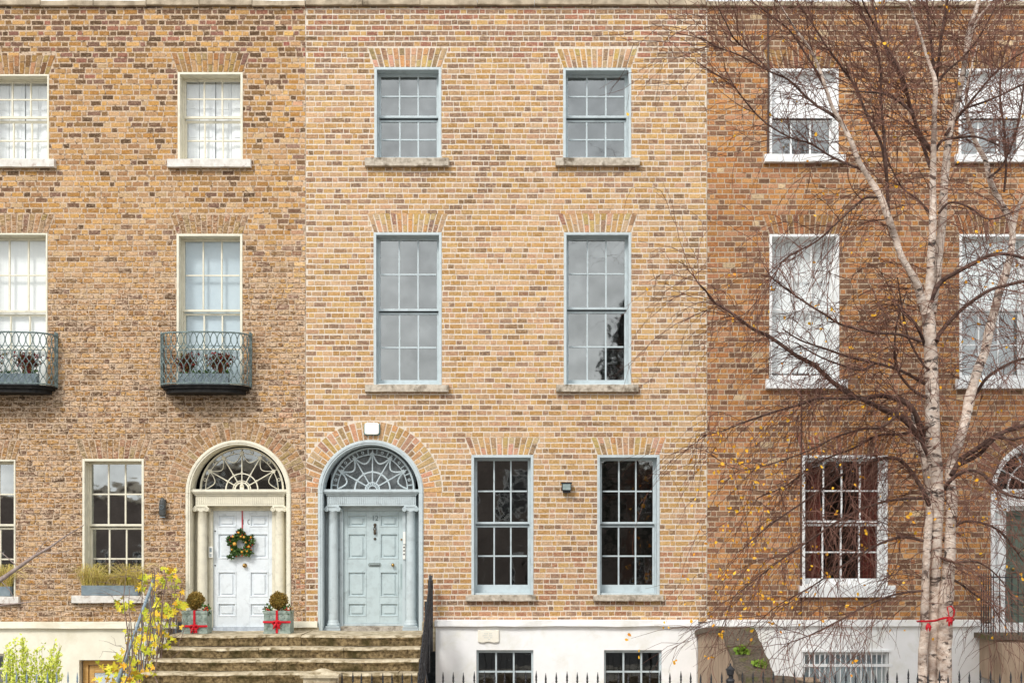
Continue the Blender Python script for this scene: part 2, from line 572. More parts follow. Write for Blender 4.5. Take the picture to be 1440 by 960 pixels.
def brick_wall(house, x0, x1, z0, z1, opens, pal, mats, pitch, period, mz, mx, jit, stains, depth=0.36, arch_pitch=0.088):
    mb = MB()
    # mortar sheet with holes
    xs = sorted(set([x0, x1] + [v for o in opens for v in (o.x0, o.x1) if x0 < v < x1]))
    zs = sorted(set([z0, z1] + [v for o in opens for v in (o.z0, o.z1) if z0 < v < z1]))
    for i in range(len(xs) - 1):
        for j in range(len(zs) - 1):
            cx, cz = (xs[i] + xs[i + 1]) / 2, (zs[j] + zs[j + 1]) / 2
            if any(o.x0 < cx < o.x1 and o.z0 < cz < o.z1 for o in opens):
                continue
            mb.face([(xs[i], 0, zs[j]), (xs[i + 1], 0, zs[j]), (xs[i + 1], 0, zs[j + 1]), (xs[i], 0, zs[j + 1])], 1)
    for o in opens:
        ax0, ax1 = max(o.x0, x0), min(o.x1, x1)
        if not o.arch:
            for a, b in (((ax0, o.z0), (ax0, o.z1)), ((ax0, o.z1), (ax1, o.z1)), ((ax1, o.z1), (ax1, o.z0)), ((ax1, o.z0), (ax0, o.z0))):
                mb.face([(a[0], 0, a[1]), (b[0], 0, b[1]), (b[0], depth, b[1]), (a[0], depth, a[1])], 1)
        else:
            n = 32
            for i in range(n):
                a0, a1 = PI * i / n, PI * (i + 1) / n
                p0 = (o.cx + o.R * math.cos(a0), o.zs + o.R * math.sin(a0))
                p1 = (o.cx + o.R * math.cos(a1), o.zs + o.R * math.sin(a1))
                if p1[0] > x1: continue
                if p0[0] > x1: p0 = (x1, p0[1])
                mb.face([(p1[0], 0, p1[1]), (p0[0], 0, p0[1]), (p0[0], 0, o.z1), (p1[0], 0, o.z1)], 1)
                mb.face([(p1[0], 0, p1[1]), (p1[0], depth, p1[1]), (p0[0], depth, p0[1]), (p0[0], 0, p0[1])], 1)
            for sx in (o.cx - o.R, o.cx + o.R):
                mb.face([(sx, 0, o.z0), (sx, 0, o.zs), (sx, depth, o.zs), (sx, depth, o.z0)], 1)
    nrow = int((z1 - z0) / pitch) + 1
    sl, hl = period * 0.665, period * 0.335
    for r in range(nrow):
        za = z0 + r * pitch
        wav = 0.0
        x = x0 - random.uniform(0, 0.01) + (0 if r % 2 else -(sl + hl) * 0.5 - 0.0)
        k = 0
        while x < x1:
            L = (sl if k % 2 == 0 else hl) * random.uniform(0.80, 1.12)
            k += 1
            xa, xb = max(x, x0) + mx / 2, min(x + L, x1) - mx / 2
            x += L
            if xb - xa < 0.03:
                continue
            dz = jit * random.uniform(-1, 1)
            ba, bb = za + mz / 2 + dz, za + pitch - mz / 2 + dz * .5 + jit * random.uniform(-1, 1) * .5
            bb = min(bb, z1)
            if bb - ba < 0.02: continue
            pieces = [(xa, xb, ba, bb)]
            for o in opens:
                new = []
                for (a, b, c, d) in pieces:
                    zm = (c + d) / 2
                    cuts = []
                    if not o.arch:
                        cuts.append((o.x0, o.x1, o.z0, o.z1))
                        if o.lintel and o.z1 - 0.005 < zm < o.z1 + o.lh + 0.005:
                            t = (zm - o.z1) / o.lh
                            e = o.spread * t + 0.01
                            cuts.append((o.x0 - e, o.x1 + e, c - 1, d + 1))
                    else:
                        if zm < o.zs:
                            if zm > o.z0: cuts.append((o.cx - o.R, o.cx + o.R, c - 1, d + 1))
                        if zm > o.zs - 0.02:
                            q = max(0, zm - o.zs)
                            Ro = o.R + o.ring + 0.01
                            if q < Ro:
                                h = math.sqrt(Ro * Ro - q * q)
                                cuts.append((o.cx - h, o.cx + h, c - 1, d + 1))
                    segs = [(a, b, c, d)]
                    for (u0, u1, w0, w1) in cuts:
                        out = []
                        for (a2, b2, c2, d2) in segs:
                            if b2 <= u0 or a2 >= u1 or d2 <= w0 or c2 >= w1:
                                out.append((a2, b2, c2, d2))
                                continue
                            if a2 < u0: out.append((a2, u0 - .004, c2, d2))
                            if b2 > u1: out.append((u1 + .004, b2, c2, d2))
                            m0, m1 = max(a2, u0), min(b2, u1)
                            if c2 < w0: out.append((m0, m1, c2, w0 - .003))
                            if d2 > w1: out.append((m0, m1, w1 + .003, d2))
                        segs = out
                    new += segs
                pieces = new
            pl = pal
            if pal is pal_left and x > x1 - .32 and random.random() < .45: pl = pal_centre
            if pal is pal_centre and x < x0 + .3 and random.random() < .3: pl = pal_left
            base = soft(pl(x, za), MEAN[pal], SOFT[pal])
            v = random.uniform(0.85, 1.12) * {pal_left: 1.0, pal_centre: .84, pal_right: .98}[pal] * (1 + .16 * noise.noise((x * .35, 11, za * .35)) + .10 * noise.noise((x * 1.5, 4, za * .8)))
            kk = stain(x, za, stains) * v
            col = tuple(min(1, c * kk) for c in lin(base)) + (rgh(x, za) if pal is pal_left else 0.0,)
            for (a, b, c, d) in pieces:
                if b - a > 0.012 and d - c > 0.012:
                    j = lambda: random.uniform(-jit, jit) * 0.5
                    wv = .006 * noise.noise((a * .8, 5, za * .9)); jk = 1 + 1.3 * col[3]
                    brick_front(mb, [(a + j() * jk, c + wv + j() * jk), (b + j() * jk, c + wv + j() * jk), (b + j() * jk, d + wv + j() * jk), (a + j() * jk, d + wv + j() * jk)], 0, col, .003 + .008 * col[3])
    # brick arches
    for o in opens:
        if not o.arch:
            if not o.lintel: continue
            n = max(5, int(round((o.x1 - o.x0) / arch_pitch)))
            for i in range(n):
                t0, t1 = i / n, (i + 1) / n
                split = 0.62 if i % 2 else 0.38
                for (s0, s1) in ((0.02, split), (split, 0.99)):
                    pts = []
                    g = 0.0115
                    for (t, sg, s) in ((t0, g, s0), (t1, -g, s0), (t1, -g, s1), (t0, g, s1)):
                        e = o.spread * s
                        xx = o.x0 - e + (o.x1 - o.x0 + 2 * e) * t + sg
                        zz = o.z1 + o.lh * s + (0.008 if s == s0 and s0 > .1 else 0)
                        pts.append((min(xx, x1), zz))
                    if pts[1][0] < x0 + .02 or pts[1][0] - pts[0][0] < 0.02: continue
                    pts = [(max(q[0], x0), q[1]) for q in pts]
                    zq = o.z1 - 1.0 if o.z1 < 11 else 10.5
                    col = tuple(c * random.uniform(.74, .98) for c in lin(soft(pal(o.x0, zq), MEAN[pal], .45))) + (rgh(o.x0, zq) * .8 if pal is pal_left else 0.0,)
                    brick_front(mb, pts, 0, col, 0.008)
        else:
            n = int(PI * (o.R + o.ring * .5) / 0.098)
            for i in range(n):
                a0, a1 = PI * i / n, PI * (i + 1) / n
                split = 0.64 if i % 2 else 0.36
                if i % 5 == 0: split = 0.999
                for (s0, s1) in ((0.03, split), (split, 1.0)):
                    if s1 - s0 < 0.1: continue
                    ra, rb = o.R + o.ring * s0 + (0.008 if s0 > .1 else 0), o.R + o.ring * s1 - 0.012
                    g = 0.0115
                    pts = []
                    for (rr, aa, sg) in ((ra, a1, -1), (ra, a0, 1), (rb, a0, 1), (rb, a1, -1)):
                        an = aa + sg * g / rr
                        pts.append((o.cx + rr * math.cos(an), o.zs + rr * math.sin(an)))
                    if max(q[0] for q in pts) > x1 or min(q[0] for q in pts) < x0:
                        if min(q[0] for q in pts) > x1 - .03 or max(q[0] for q in pts) < x0 + .03: continue
                        pts = [(min(max(q[0], x0 + .004), x1 - .004), q[1]) for q in pts]
                    col = tuple(c * random.uniform(.74, .98) for c in lin(soft(pal(o.cx, 7.0), MEAN[pal], .45))) + (.6 if pal is pal_left else 0.0,)
                    brick_front(mb, pts, 0, col, 0.009)
    return mb.build('wall', mats, house, col=True)


# ------------------------------------------------------------------ windows
def pane_quads(mb, x0, x1, z0, z1, y, cols, rows, tilt):
    for i in range(cols):
        for j in range(rows):
            a, b = x0 + (x1 - x0) * i / cols, x0 + (x1 - x0) * (i + 1) / cols
            c, d = z0 + (z1 - z0) * j / rows, z0 + (z1 - z0) * (j + 1) / rows
            tx, tz = math.radians(random.gauss(0, tilt)), math.radians(random.gauss(0, tilt))
            w, h = (b - a) / 2, (d - c) / 2
            vs = []
            for (sx, sz) in ((-1, -1), (1, -1), (1, 1), (-1, 1)):
                vs.append(((a + b) / 2 + sx * w, y + sx * w * math.tan(tx) + sz * h * math.tan(tz), (c + d) / 2 + sz * h))
            mb.face(vs)


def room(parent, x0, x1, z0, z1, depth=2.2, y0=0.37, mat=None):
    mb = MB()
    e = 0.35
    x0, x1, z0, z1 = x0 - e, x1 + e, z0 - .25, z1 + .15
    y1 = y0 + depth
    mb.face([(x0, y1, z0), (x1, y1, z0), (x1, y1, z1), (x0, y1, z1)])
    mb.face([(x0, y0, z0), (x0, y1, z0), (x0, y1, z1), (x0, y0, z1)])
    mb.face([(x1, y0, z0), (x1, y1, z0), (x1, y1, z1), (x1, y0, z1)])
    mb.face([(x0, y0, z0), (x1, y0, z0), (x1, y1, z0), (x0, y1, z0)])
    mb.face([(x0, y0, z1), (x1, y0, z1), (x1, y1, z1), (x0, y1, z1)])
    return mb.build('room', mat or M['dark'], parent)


def folds(mb, x0, x1, z0, z1, y, n=14, amp=0.02):
    k = n * 4
    vs, fs = [], []
    for i in range(k + 1):
        t = i / k
        xx = x0 + (x1 - x0) * t
        yy = y + amp * math.sin(t * n * 2 * PI) + 0.01 * math.sin(t * 7)
        vs += [(xx, yy, z0), (xx, yy, z1)]
    for i in range(k):
        fs.append((2 * i, 2 * i + 2, 2 * i + 3, 2 * i + 1))
    mb.mesh(vs, fs)


def window(house, px0, px1, pt, pb, mat, cols=3, rows=(2, 2), meet=None, lining=0.045, bottom=0.09, sill=None, sillmat=None,
           glass=None, cover=None, top_rail=0.03, proud=0.012, label=None, ext=0.022, tilt=0.22, sdrop=0.02):
    """a sash window from its outer frame lines; returns its opening"""
    x0, x1, zt, zb = X(px0), X(px1), Z(pt), Z(pb)
    zm = Z(meet, .23) if meet else (zt + zb) / 2
    mb = MB()
    L = lining
    # lining flush with the brick face and running back
    mb.box(x0, x0 + L, -proud, 0.335, zb, zt)
    mb.box(x1 - L, x1, -proud, 0.335, zb, zt)
    mb.box(x0 + L, x1 - L, -proud, 0.335, zt - L, zt)
    mb.box(x0 + L, x1 - L, 0.05, 0.335, zb, zb + .03)
    # inner stops
    a, b = x0 + L, x1 - L
    mb.box(a, a + 0.018, 0.17, 0.33, zb + .03, zt - L)
    mb.box(b - 0.018, b, 0.17, 0.33, zb + .03, zt - L)
    mb.box(a + .018, b - .018, 0.17, 0.33, zt - L - 0.012, zt - L)
    w = mb.build('window', mat, house, bevel=0.004)
    if label: w['label'] = label
    a += 0.018
    b -= 0.018
    top = zt - L - 0.012
    g0 = glass or M['glass']
    bar = 0.027
    st = 0.032
    for (nm, z0, z1, y, nr, br, tr) in (('upper', zm - 0.02, top, 0.205, rows[0], 0.04, top_rail), ('lower', zb + .03, zm - 0.038, 0.262, rows[1], bottom, 0.04)):
        m2 = MB()
        m2.box(a, a + st, y, y + .045, z0, z1)
        m2.box(b - st, b, y, y + .045, z0, z1)
        m2.box(a + st, b - st, y, y + .045, z0, z0 + br)
        m2.box(a + st, b - st, y, y + .045, z1 - tr, z1)
        ga, gb, gc, gd = a + st, b - st, z0 + br, z1 - tr
        for i in range(1, cols):
            xx = ga + (gb - ga) * i / cols + random.uniform(-.002, .002)
            m2.box(xx - bar / 2, xx + bar / 2, y + .004, y + .04, gc, gd)
        for j in range(1, nr):
            zz = gc + (gd - gc) * j / nr + random.uniform(-.002, .002)
            for i in range(cols):
                m2.box(ga + (gb - ga) * i / cols + bar / 2, ga + (gb - ga) * (i + 1) / cols - bar / 2, y + .007, y + .037, zz - bar / 2, zz + bar / 2)
        m2.build('sash', mat, w, bevel=0.003)
        m3 = MB()
        pane_quads(m3, ga, gb, gc, gd, y + .022, cols, nr, tilt)
        m3.build('pane', g0, w)
    if sill:
        sx0, sx1, s0, s1 = sill
        ms = MB()
        rough_block(ms, X(sx0), X(sx1), -0.10, 0.06, Z(s1), Z(s0), 0.006, 10)
        ms.build('sill', sillmat or M['stone'], w, bevel=0.006)
        # sill covers the gap to the frame
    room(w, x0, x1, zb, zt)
    zi0, zi1 = zb - .05, zt
    xi0, xi1 = x0, x1
    if cover:
        kind, cm = cover[0], cover[1]
        m4 = MB()
        if kind == 'blind':          # full height
            m4.box(xi0, xi1, 0.342, 0.352, zi0, zi1)
            m4.build('blind', cm, w)
        elif kind == 'half':         # roller blind down to a line
            m4.box(xi0, xi1, 0.345, 0.35, Z(cover[2], .34), zi1)
            m4.box(xi0 + .02, xi1 - .02, 0.34, 0.36, Z(cover[2], .34) - .03, Z(cover[2], .34))
            m4.build('blind', cm, w)
        elif kind == 'front_half':   # blind close behind the glass, hides the bars
            m4.box(x0 + L, x1 - L, 0.16, 0.17, Z(cover[2], .16), zt - L - .002)
            m4.build('blind', cm, w)
        elif kind == 'shutter':
            n = 4
            for i in range(n):
                u0, u1 = xi0 + (xi1 - xi0) * i / n + .004, xi0 + (xi1 - xi0) * (i + 1) / n - .004
                yy = 0.375 + (0.03 if i == 2 else 0)
                m4.box(u0, u1, yy, yy + .02, zi0, zi1)
                H = (zi1 - zi0)
                for (f0, f1) in ((0.04, 0.3), (0.36, 0.62), (0.68, 0.96)):
                    m4.box(u0 + .05, u1 - .05, yy - .012, yy - .0005, zi0 + H * f0, zi0 + H * f1)
            m4.build('shutter', cm, w, bevel=0.006)
        elif kind == 'curtains':
            folds(m4, xi0, xi0 + (xi1 - xi0) * cover[2], zi0, zi1, 0.40, 6)
            folds(m4, xi1 - (xi1 - xi0) * cover[2], xi1, zi0, zi1, 0.40, 6)
            m4.build('curtain', cm, w)
        elif kind == 'net':
            folds(m4, xi0, xi1, zi0, zi0 + (zi1 - zi0) * cover[2], 0.39, 12, .012)
            m4.build('curtain', cm, w)
    return w


def rough_block(mb, x0, x1, y0, y1, z0, z1, amp=0.01, nseg=12, mat=0, seed=None):
    """a box whose front and long edges wander a little"""
    sd = seed if seed is not None else random.uniform(0, 100)
    vs, fs = [], []
    for i in range(nseg + 1):
        x = x0 + (x1 - x0) * i / nseg
        n = lambda k: amp * noise.noise((x * 4.3 + sd, k * 3.1, sd))
        vs += [(x, y0 + n(1), z0 + n(2)), (x, y0 + n(3), z1 + n(4)), (x, y1, z1 + n(5) * .4), (x, y1, z0)]
    for i in range(nseg):
        b = i * 4
        for k in range(4):
            k2 = (k + 1) % 4
            fs.append((b + k, b + 4 + k, b + 4 + k2, b + k2))
    fs.append((3, 2, 1, 0))
    fs.append((nseg * 4, nseg * 4 + 1, nseg * 4 + 2, nseg * 4 + 3))
    mb.mesh(vs, fs, mat)


def text_mesh(parent, txt, x, y, z, size, mat, name='number', sp=1.0):
    cu = bpy.data.curves.new('txt', 'FONT')
    cu.body = txt
    cu.size = size
    cu.extrude = 0.003
    cu.align_x = 'CENTER'
    cu.space_character = sp
    o = bpy.data.objects.new('txt', cu)
    COL.objects.link(o)
    dg = bpy.context.evaluated_depsgraph_get()
    me = bpy.data.meshes.new_from_object(o.evaluated_get(dg))
    bpy.data.objects.remove(o)
    off = ORG.get(parent.name, Vector())
    for v in me.vertices:
        c = v.co.copy()
        v.co = (x + c.x - off.x, y - c.z - off.y, z + c.y - off.z)
    me.materials.clear()
    me.materials.append(mat)
    me.name = name
    t = bpy.data.objects.new(name, me)
    COL.objects.link(t)
    t.parent = parent
    ORG[t.name] = off.copy()
    return t


# ------------------------------------------------------------------ doorway
def doorway(house, pcx, mat, doormat, num, kind, zfloor):
    cx = X(pcx)
    R1, R0 = 0.925, 0.845
    zs = Z(692.5)
    yb = 0.42
    # surround: arch ring and jambs
    mb = MB()
    for (ra, rb, y0, y1) in ((R0, R1, -0.02, 0.06), (R0 + .03, R1 - .012, -0.034, -0.02), (R0 - .006, R0 + .012, 0.06, 0.34)):
        mb.arc(cx, zs, ra, rb, y0, y1, 0, 180, 40)
        for s in (-1, 1):
            mb.box(cx + s * ra, cx + s * rb, y0, y1, zfloor, zs)
    sur = mb.build('door_surround', mat, house, bevel=0.004)
    # back panel around the door
    mb = MB()
    dw = 0.53
    ztop = Z(717)
    ent0 = Z(694)
    yp = 0.34
    for s in (-1, 1):
        mb.box(cx + s * dw, cx + s * (R0), yp, yp + .08, zfloor, ent0)
        mb.box(cx + s * (dw + .0), cx + s * (dw + .06), yp - .03, yp, zfloor + .12, ztop)
        mb.box(cx + s * (dw + .1), cx + s * (dw + .26), yp - .02, yp, zfloor + .3, ztop)
    mb.box(cx - dw, cx + dw, yp, yp + .08, ztop, ent0)
    mb.build('door_case', mat, sur, bevel=0.004)
    # entablature
    mb = MB()
    c0, c1 = Z(687.5), Z(695.5)
    mb.box(cx - .845, cx + .845, 0.03, .34, c1 + .05, c0)
    mb.box(cx - .825, cx + .825, 0.06, .34, c1 + .02, c1 + .05)
    mb.box(cx - .80, cx + .80, 0.09, .34, c1 - .01, c1 + .02)
    f0 = Z(710.5)
    mb.box(cx - .785, cx + .785, 0.115, .34, f0, c1 - .01)
    nflute = 46
    for i in range(nflute):
        xx = cx - .77 + 1.54 * (i + .5) / nflute
        mb.box(xx - .009, xx + .009, 0.106, 0.115, f0 + .03, c1 - .025)
    mb.build('entablature', mat, sur, bevel=0.003)
    # columns with scrolled capitals
    for s in (-1, 1):
        xc = cx + s * 0.69
        yc = 0.205
        m2 = MB()
        zb = zfloor + .16
        zt = f0 - .09
        prof = [(.115, zb), (.12, zb + .02), (.115, zb + .045), (.098, zb + .055), (.104, zb + .075), (.098, zb + .09), (.09, zb + .10)]
        for i in range(9):
            t = i / 8
            prof.append((.09 - .013 * t * t, zb + .11 + (zt - zb - .13) * t))
        prof += [(.084, zt - .015), (.084, zt)]
        m2.lathe(xc, yc, prof, 24)
        c = m2.build('column', mat, sur, smooth=True)
        m3 = MB()
        m3.box(xc - .14, xc + .14, yc - .115, yc + .12, zfloor, zfloor + .135)
        m3.box(xc - .125, xc + .125, yc - .125, yc + .12, zfloor + .135, zfloor + .16)
        m3.box(xc - .115, xc + .115, yc - .10, yc + .1, f0 - .022, f0)
        m3.box(xc - .09, xc + .09, yc - .085, yc + .085, f0 - .09, f0 - .022)
        for q in (-1, 1):
            vx, vz = xc + q * .105, f0 - .062
            m3.disc_y(vx, vz, .042, yc - .105, yc + .10, 18)
            m3.arc(vx, vz, .026, .036, yc - .113, yc - .105, 0, 360, 18)
            m3.disc_y(vx, vz, .012, yc - .117, yc - .105, 10)
        m3.arc(xc, f0 - .062, .0, .001, yc - .1, yc - .09, 0, 10, 1)
        m3.build('capital', mat, sur, bevel=0.003)
    # fanlight
    mb = MB()
    fy = 0.27
    RF = R0 - .012
    zf = Z(687)
    fzs = zs + 0.0
    # keep the fan a half circle standing on the cornice
    RF2 = fzs + RF - zf - 0.005
    cz = zf
    mb.arc(cx, cz, RF2 * .985 - .03, RF2 * .985, fy, fy + .05, 0, 180, 40)
    sx = RF / RF2
    if kind == 'web':
        ro = RF2 * .93
        mb.arc(cx, cz, ro * .87, ro * .895, fy, fy + .03, 0, 180, 40)
        for k in range(6):      # little blocks in the rim
            for q in (0.22, 0.5, 0.78):
                a = math.radians(30 * (k + q))
                rr = ro * .955
                if q == .5:
                    ccx, ccz = cx + rr * math.cos(a), cz + rr * math.sin(a)
                    mb.arc(ccx, ccz, .014, .026, fy, fy + .02, 0, 360, 12)
                else:
                    p0 = (cx + ro * .9 * math.cos(a), fy + .012, cz + ro * .9 * math.sin(a))
                    p1 = (cx + ro * 1.02 * math.cos(a), fy + .012, cz + ro * 1.02 * math.sin(a))
                    mb.tube([p0, p1], .012, 4)
        for k in range(7):
            a = math.radians(30 * k)
            if 0 < k < 6:
                mb.tube([(cx + .13 * math.cos(a), fy + .012, cz + .13 * math.sin(a)), (cx + ro * 1.0 * math.cos(a), fy + .012, cz + ro * 1.0 * math.sin(a))], .0125, 6)
                ccx, ccz = cx + ro * .90 * math.cos(a), cz + ro * .90 * math.sin(a)
                mb.disc_y(ccx, ccz, .042, fy - .004, fy + .03, 4)
                mb.ball((cx + .325 * math.cos(a), fy + .01, cz + .325 * math.sin(a)), .02)
        for k in range(6):      # swags between the spokes
            a = math.radians(30 * (k + .5))
            a0, a1 = math.radians(30 * k), math.radians(30 * (k + 1))
            pts = []
            for i in range(13):
                t = i / 12
                an = a0 + (a1 - a0) * (.05 + .9 * t)
                rr = ro * (.87 - .20 * math.sin(PI * t) ** 0.7)
                pts.append((cx + rr * math.cos(an), fy + .01, cz + rr * math.sin(an)))
            mb.tube(pts, [.0135 + .004 * (i % 2) for i in range(13)], 5)
        mb.arc(cx, cz, .30, .325, fy, fy + .03, 0, 180, 30)
        mb.arc(cx, cz, .115, .135, fy, fy + .03, 0, 180, 20)
        mb.arc(cx, cz, .065, .08, fy, fy + .03, 0, 180, 20)
        for k in range(9):
            a = math.radians(10 + 20 * k)
            mb.ball((cx + .097 * math.cos(a), fy + .01, cz + .097 * math.sin(a)), .014)
    elif kind == 'fan':
        ro = RF2 * .95
        mb.arc(cx, cz, ro * .89, ro * .905, fy, fy + .025, 0, 180, 40)
        for k in range(1, 6):
            a = math.radians(30 * k)
            mb.tube([(cx + .13 * math.cos(a), fy + .012, cz + .13 * math.sin(a)), (cx + ro * math.cos(a), fy + .012, cz + ro * math.sin(a))], .010, 6)
            mb.disc_y(cx + ro * .90 * math.cos(a), cz + ro * .90 * math.sin(a), .036, fy - .004, fy + .03, 8)
            mb.ball((cx + .31 * math.cos(a), fy + .01, cz + .31 * math.sin(a)), .018)
        for k in range(6):
            a = math.radians(30 * (k + .5))
            mb.arc(cx + ro * .945 * math.cos(a), cz + ro * .945 * math.sin(a), .022, .03, fy, fy + .02, 0, 360, 14)
            a0, a1 = math.radians(30 * k), math.radians(30 * (k + 1))
            pts = []
            for i in range(13):
                t = i / 12
                an = a0 + (a1 - a0) * (.04 + .92 * t)
                rr = ro * (.88 - .19 * math.sin(PI * t) ** .8)
                pts.append((cx + rr * math.cos(an), fy + .01, cz + rr * math.sin(an)))
            mb.tube(pts, .0075, 5)
        mb.arc(cx, cz, .275, .293, fy, fy + .025, 0, 180, 30)
        mb.arc(cx, cz, .15, .163, fy, fy + .025, 0, 180, 20)
        mb.arc(cx, cz, .112, .135, fy, fy + .03, 0, 180, 20)
        mb.box(cx - .035, cx + .035, fy + .0, fy + .03, cz, cz + .075)
        mb.ball((cx, fy + .01, cz + .075), .035)
    else:
        for k in range(1, 6):
            a = math.radians(30 * k)
            mb.tube([(cx + .2 * math.cos(a), fy + .012, cz + .2 * math.sin(a)), (cx + RF2 * .96 * math.cos(a), fy + .012, cz + RF2 * .96 * math.sin(a))], .013, 6)
        mb.arc(cx, cz, .18, .21, fy, fy + .03, 0, 180, 20)
        mb.arc(cx, cz, .5, .52, fy, fy + .03, 0, 180, 30)
    fan = mb.build('fanlight', mat, house)
    mg = MB()
    for k in range(6):
        a0, a1 = math.radians(30 * k), math.radians(30 * (k + 1))
        q = [cx, cz]
        tlt = random.gauss(0, .008)
        pts = [(cx, fy + .03, cz)]
        for i in range(6):
            a = a0 + (a1 - a0) * i / 5
            pts.append((cx + RF2 * .98 * math.cos(a), fy + .03 + tlt * (.5 + .5 * math.cos(a)), cz + RF2 * .98 * math.sin(a)))
        mg.face(pts)
    mg.build('pane', M['glass3'] if kind == 'web' else M['glass2'], fan)
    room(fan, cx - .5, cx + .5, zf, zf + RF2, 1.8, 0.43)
    if kind == 'web':
        mg = MB(); folds(mg, cx - RF2, cx + RF2, zf, zf + RF2, .40, 10, .01); mg.build('curtain', noisy('grey_net', (112, 116, 118), (146, 150, 152), 3, .9, 0), fan)
    # door
    x0, x1 = cx - dw, cx + dw
    z0, z1 = Z(878 if num == '12' else 883) , ztop
    yf = 0.37
    mb = MB()
    rows = [(722.5, 740), (749, 785.5), (803.5, 840), (848.5, 868)]
    colsx = [(-.455, -.12), (.12, .455)]
    # stiles and rails
    mb.box(x0, x0 + .075, yf, yf + .045, z0, z1)
    mb.box(x1 - .075, x1, yf, yf + .045, z0, z1)
    mb.box(cx - .12, cx + .12, yf, yf + .045, z0, z1)
    ys = [z1] + [Z(v) for r in rows for v in r] + [z0]
    for i in range(0, len(ys), 2):
        for (a, b) in colsx:
            mb.box(cx + a, cx + b, yf, yf + .045, ys[i + 1], ys[i])
    for r in rows:
        zt_, zb_ = Z(r[0]), Z(r[1])
        for (a, b) in colsx:
            mb.box(cx + a, cx + b, yf + .022, yf + .04, zb_, zt_)
            # raised moulding and field
            for (w0, w1, yy) in ((0.0, .022, yf - .008),):
                mb.box(cx + a, cx + b, yy, yf + .021, zt_ - w1, zt_)
                mb.box(cx + a, cx + b, yy, yf + .021, zb_, zb_ + w1)
                mb.box(cx + a, cx + a + w1, yy, yf + .021, zb_ + w1, zt_ - w1)
                mb.box(cx + b - w1, cx + b, yy, yf + .021, zb_ + w1, zt_ - w1)
            mb.box(cx + a + .065, cx + b - .065, yf + .004, yf + .0215, zb_ + .055, zt_ - .055)
    d = mb.build('door', doormat, house, bevel=0.005)
    mb = MB()
    if num == '12':
        text_mesh(d, '12', cx + .035, yf - .003, Z(731), .13, noisy('number_grey', (84, 96, 96), (98, 110, 110), 5, .5, 0))
        mb.ball((X(552.5, .33), yf - .05, Z(794, .33)), .032)
        mb.tube([(X(552.5, .33), yf - .05, Z(794, .33)), (X(552.5, .33), yf, Z(794, .33))], .012, 8)
        mb.build('door_knob', M['brass'], d, smooth=True)
        mk = MB()
        kx = cx + .035
        mk.disc_y(kx, Z(737), .028, yf - .012, yf, 12)
        mk.ball((kx, yf - .03, Z(737)), .022)
        mk.tube([(kx, yf - .035, Z(738)), (kx - .018, yf - .04, Z(743)), (kx, yf - .045, Z(749))], [.012, .009, .02], 8)
        mk.tube([(kx, yf - .035, Z(738)), (kx + .018, yf - .04, Z(743)), (kx, yf - .045, Z(749))], [.012, .009, .02], 8)
        mk.disc_y(kx, Z(749), .026, yf - .02, yf, 12)
        mk.build('door_knocker', noisy('bronze', (84, 74, 62), (110, 98, 84), 10, .4, 0, metal=.7), d, smooth=False)
        mk = MB()
        mk.disc_y(kx, Z(757), .024, yf - .012, yf, 14)
        mk.build('peephole', noisy('bronze_dark', (84, 78, 68), (100, 92, 80), 10, .4, 0, metal=.6), d)
        mk = MB()
        lx, lz = cx + .03, Z(794)
        mk.prism([(lx - .12, lz), (lx - .10, lz + .035), (lx + .10, lz + .035), (lx + .12, lz), (lx + .10, lz - .035), (lx - .10, lz - .035)], yf - .01, yf)
        mk.box(lx - .085, lx + .085, yf - .014, yf - .0101, lz - .02, lz + .022, 1)
        mk.box(lx - .085, lx + .085, yf - .028, yf - .0141, lz - .008, lz + .02, 0)
        mk.build('letterbox', [noisy('tarnished_plate', (116, 126, 124), (150, 160, 158), 14, .4, 0), M['iron']], d)
        mk = MB()
        mk.disc_y(X(562), Z(758), .016, yf - .012, yf, 12)
        mk.build('lock', M['brass'], d)
        mk = MB()
        mk.box(cx + .49, cx + .527, yf - .004, yf + .0, Z(829), Z(793))
        mk.box(cx + .37, cx + .45, yf - .004, yf, Z(836.5), Z(835.5))
        mk.disc_y(cx + .50, Z(811), .009, yf - .006, yf, 8, 0)
        mk.build('lock_plate', noisy('plate_grey', (150, 166, 168), (168, 182, 182), 9, .4, 0), d)
        mk = MB()
        mk.box(cx + .545, cx + .59, 0.28, 0.309, Z(764.5), Z(747))
        mk.build('doorbell_panel', M['plastic'], sur, bevel=.004)
        mk = MB()
        mk.box(cx + .54, cx + .585, 0.28, 0.309, Z(786), Z(766))
        for i in range(3):
            mk.box(cx + .55, cx + .575, .276, .28, Z(770 + i * 5), Z(768 + i * 5), 1)
        mk.build('doorbell_panel', [M['plastic'], M['iron']], sur)
        mk = MB()
        mk.box(x0, x1, yf - .03, yf + .04, Z(881), z0 - .002)
        mk.build('weather_bar', M['blue'], d, bevel=.004)
        mk = MB()
        rough_block(mk, cx - .56, cx + .56, yf - .2, yf + .07, zfloor - .01, Z(881) - .002, .012, 14)
        mk.build('threshold', M['stone'], sur)
    elif num == '10':
        text_mesh(d, '10', cx + .058, yf - .003, Z(736.5), .13, noisy('number_silver', (112, 116, 116), (134, 138, 138), 5, .5, 0), sp=1.6)
        mb.ball((cx + .035, yf - .05, Z(795)), .036)
        mb.disc_y(cx + .035, Z(795), .04, yf - .01, yf, 14)
        mb.tube([(cx + .035, yf - .05, Z(795)), (cx + .035, yf, Z(795))], .012, 8)
        mb.build('door_knob', M['brass'], d, smooth=True)
        for pz in (746, 795):
            mk = MB()
            mk.disc_y(x0 + .035, Z(pz), .013, yf - .01, yf, 10)
            mk.build('lock', M['iron'], d)
        mk = MB()
        ix = cx - .553
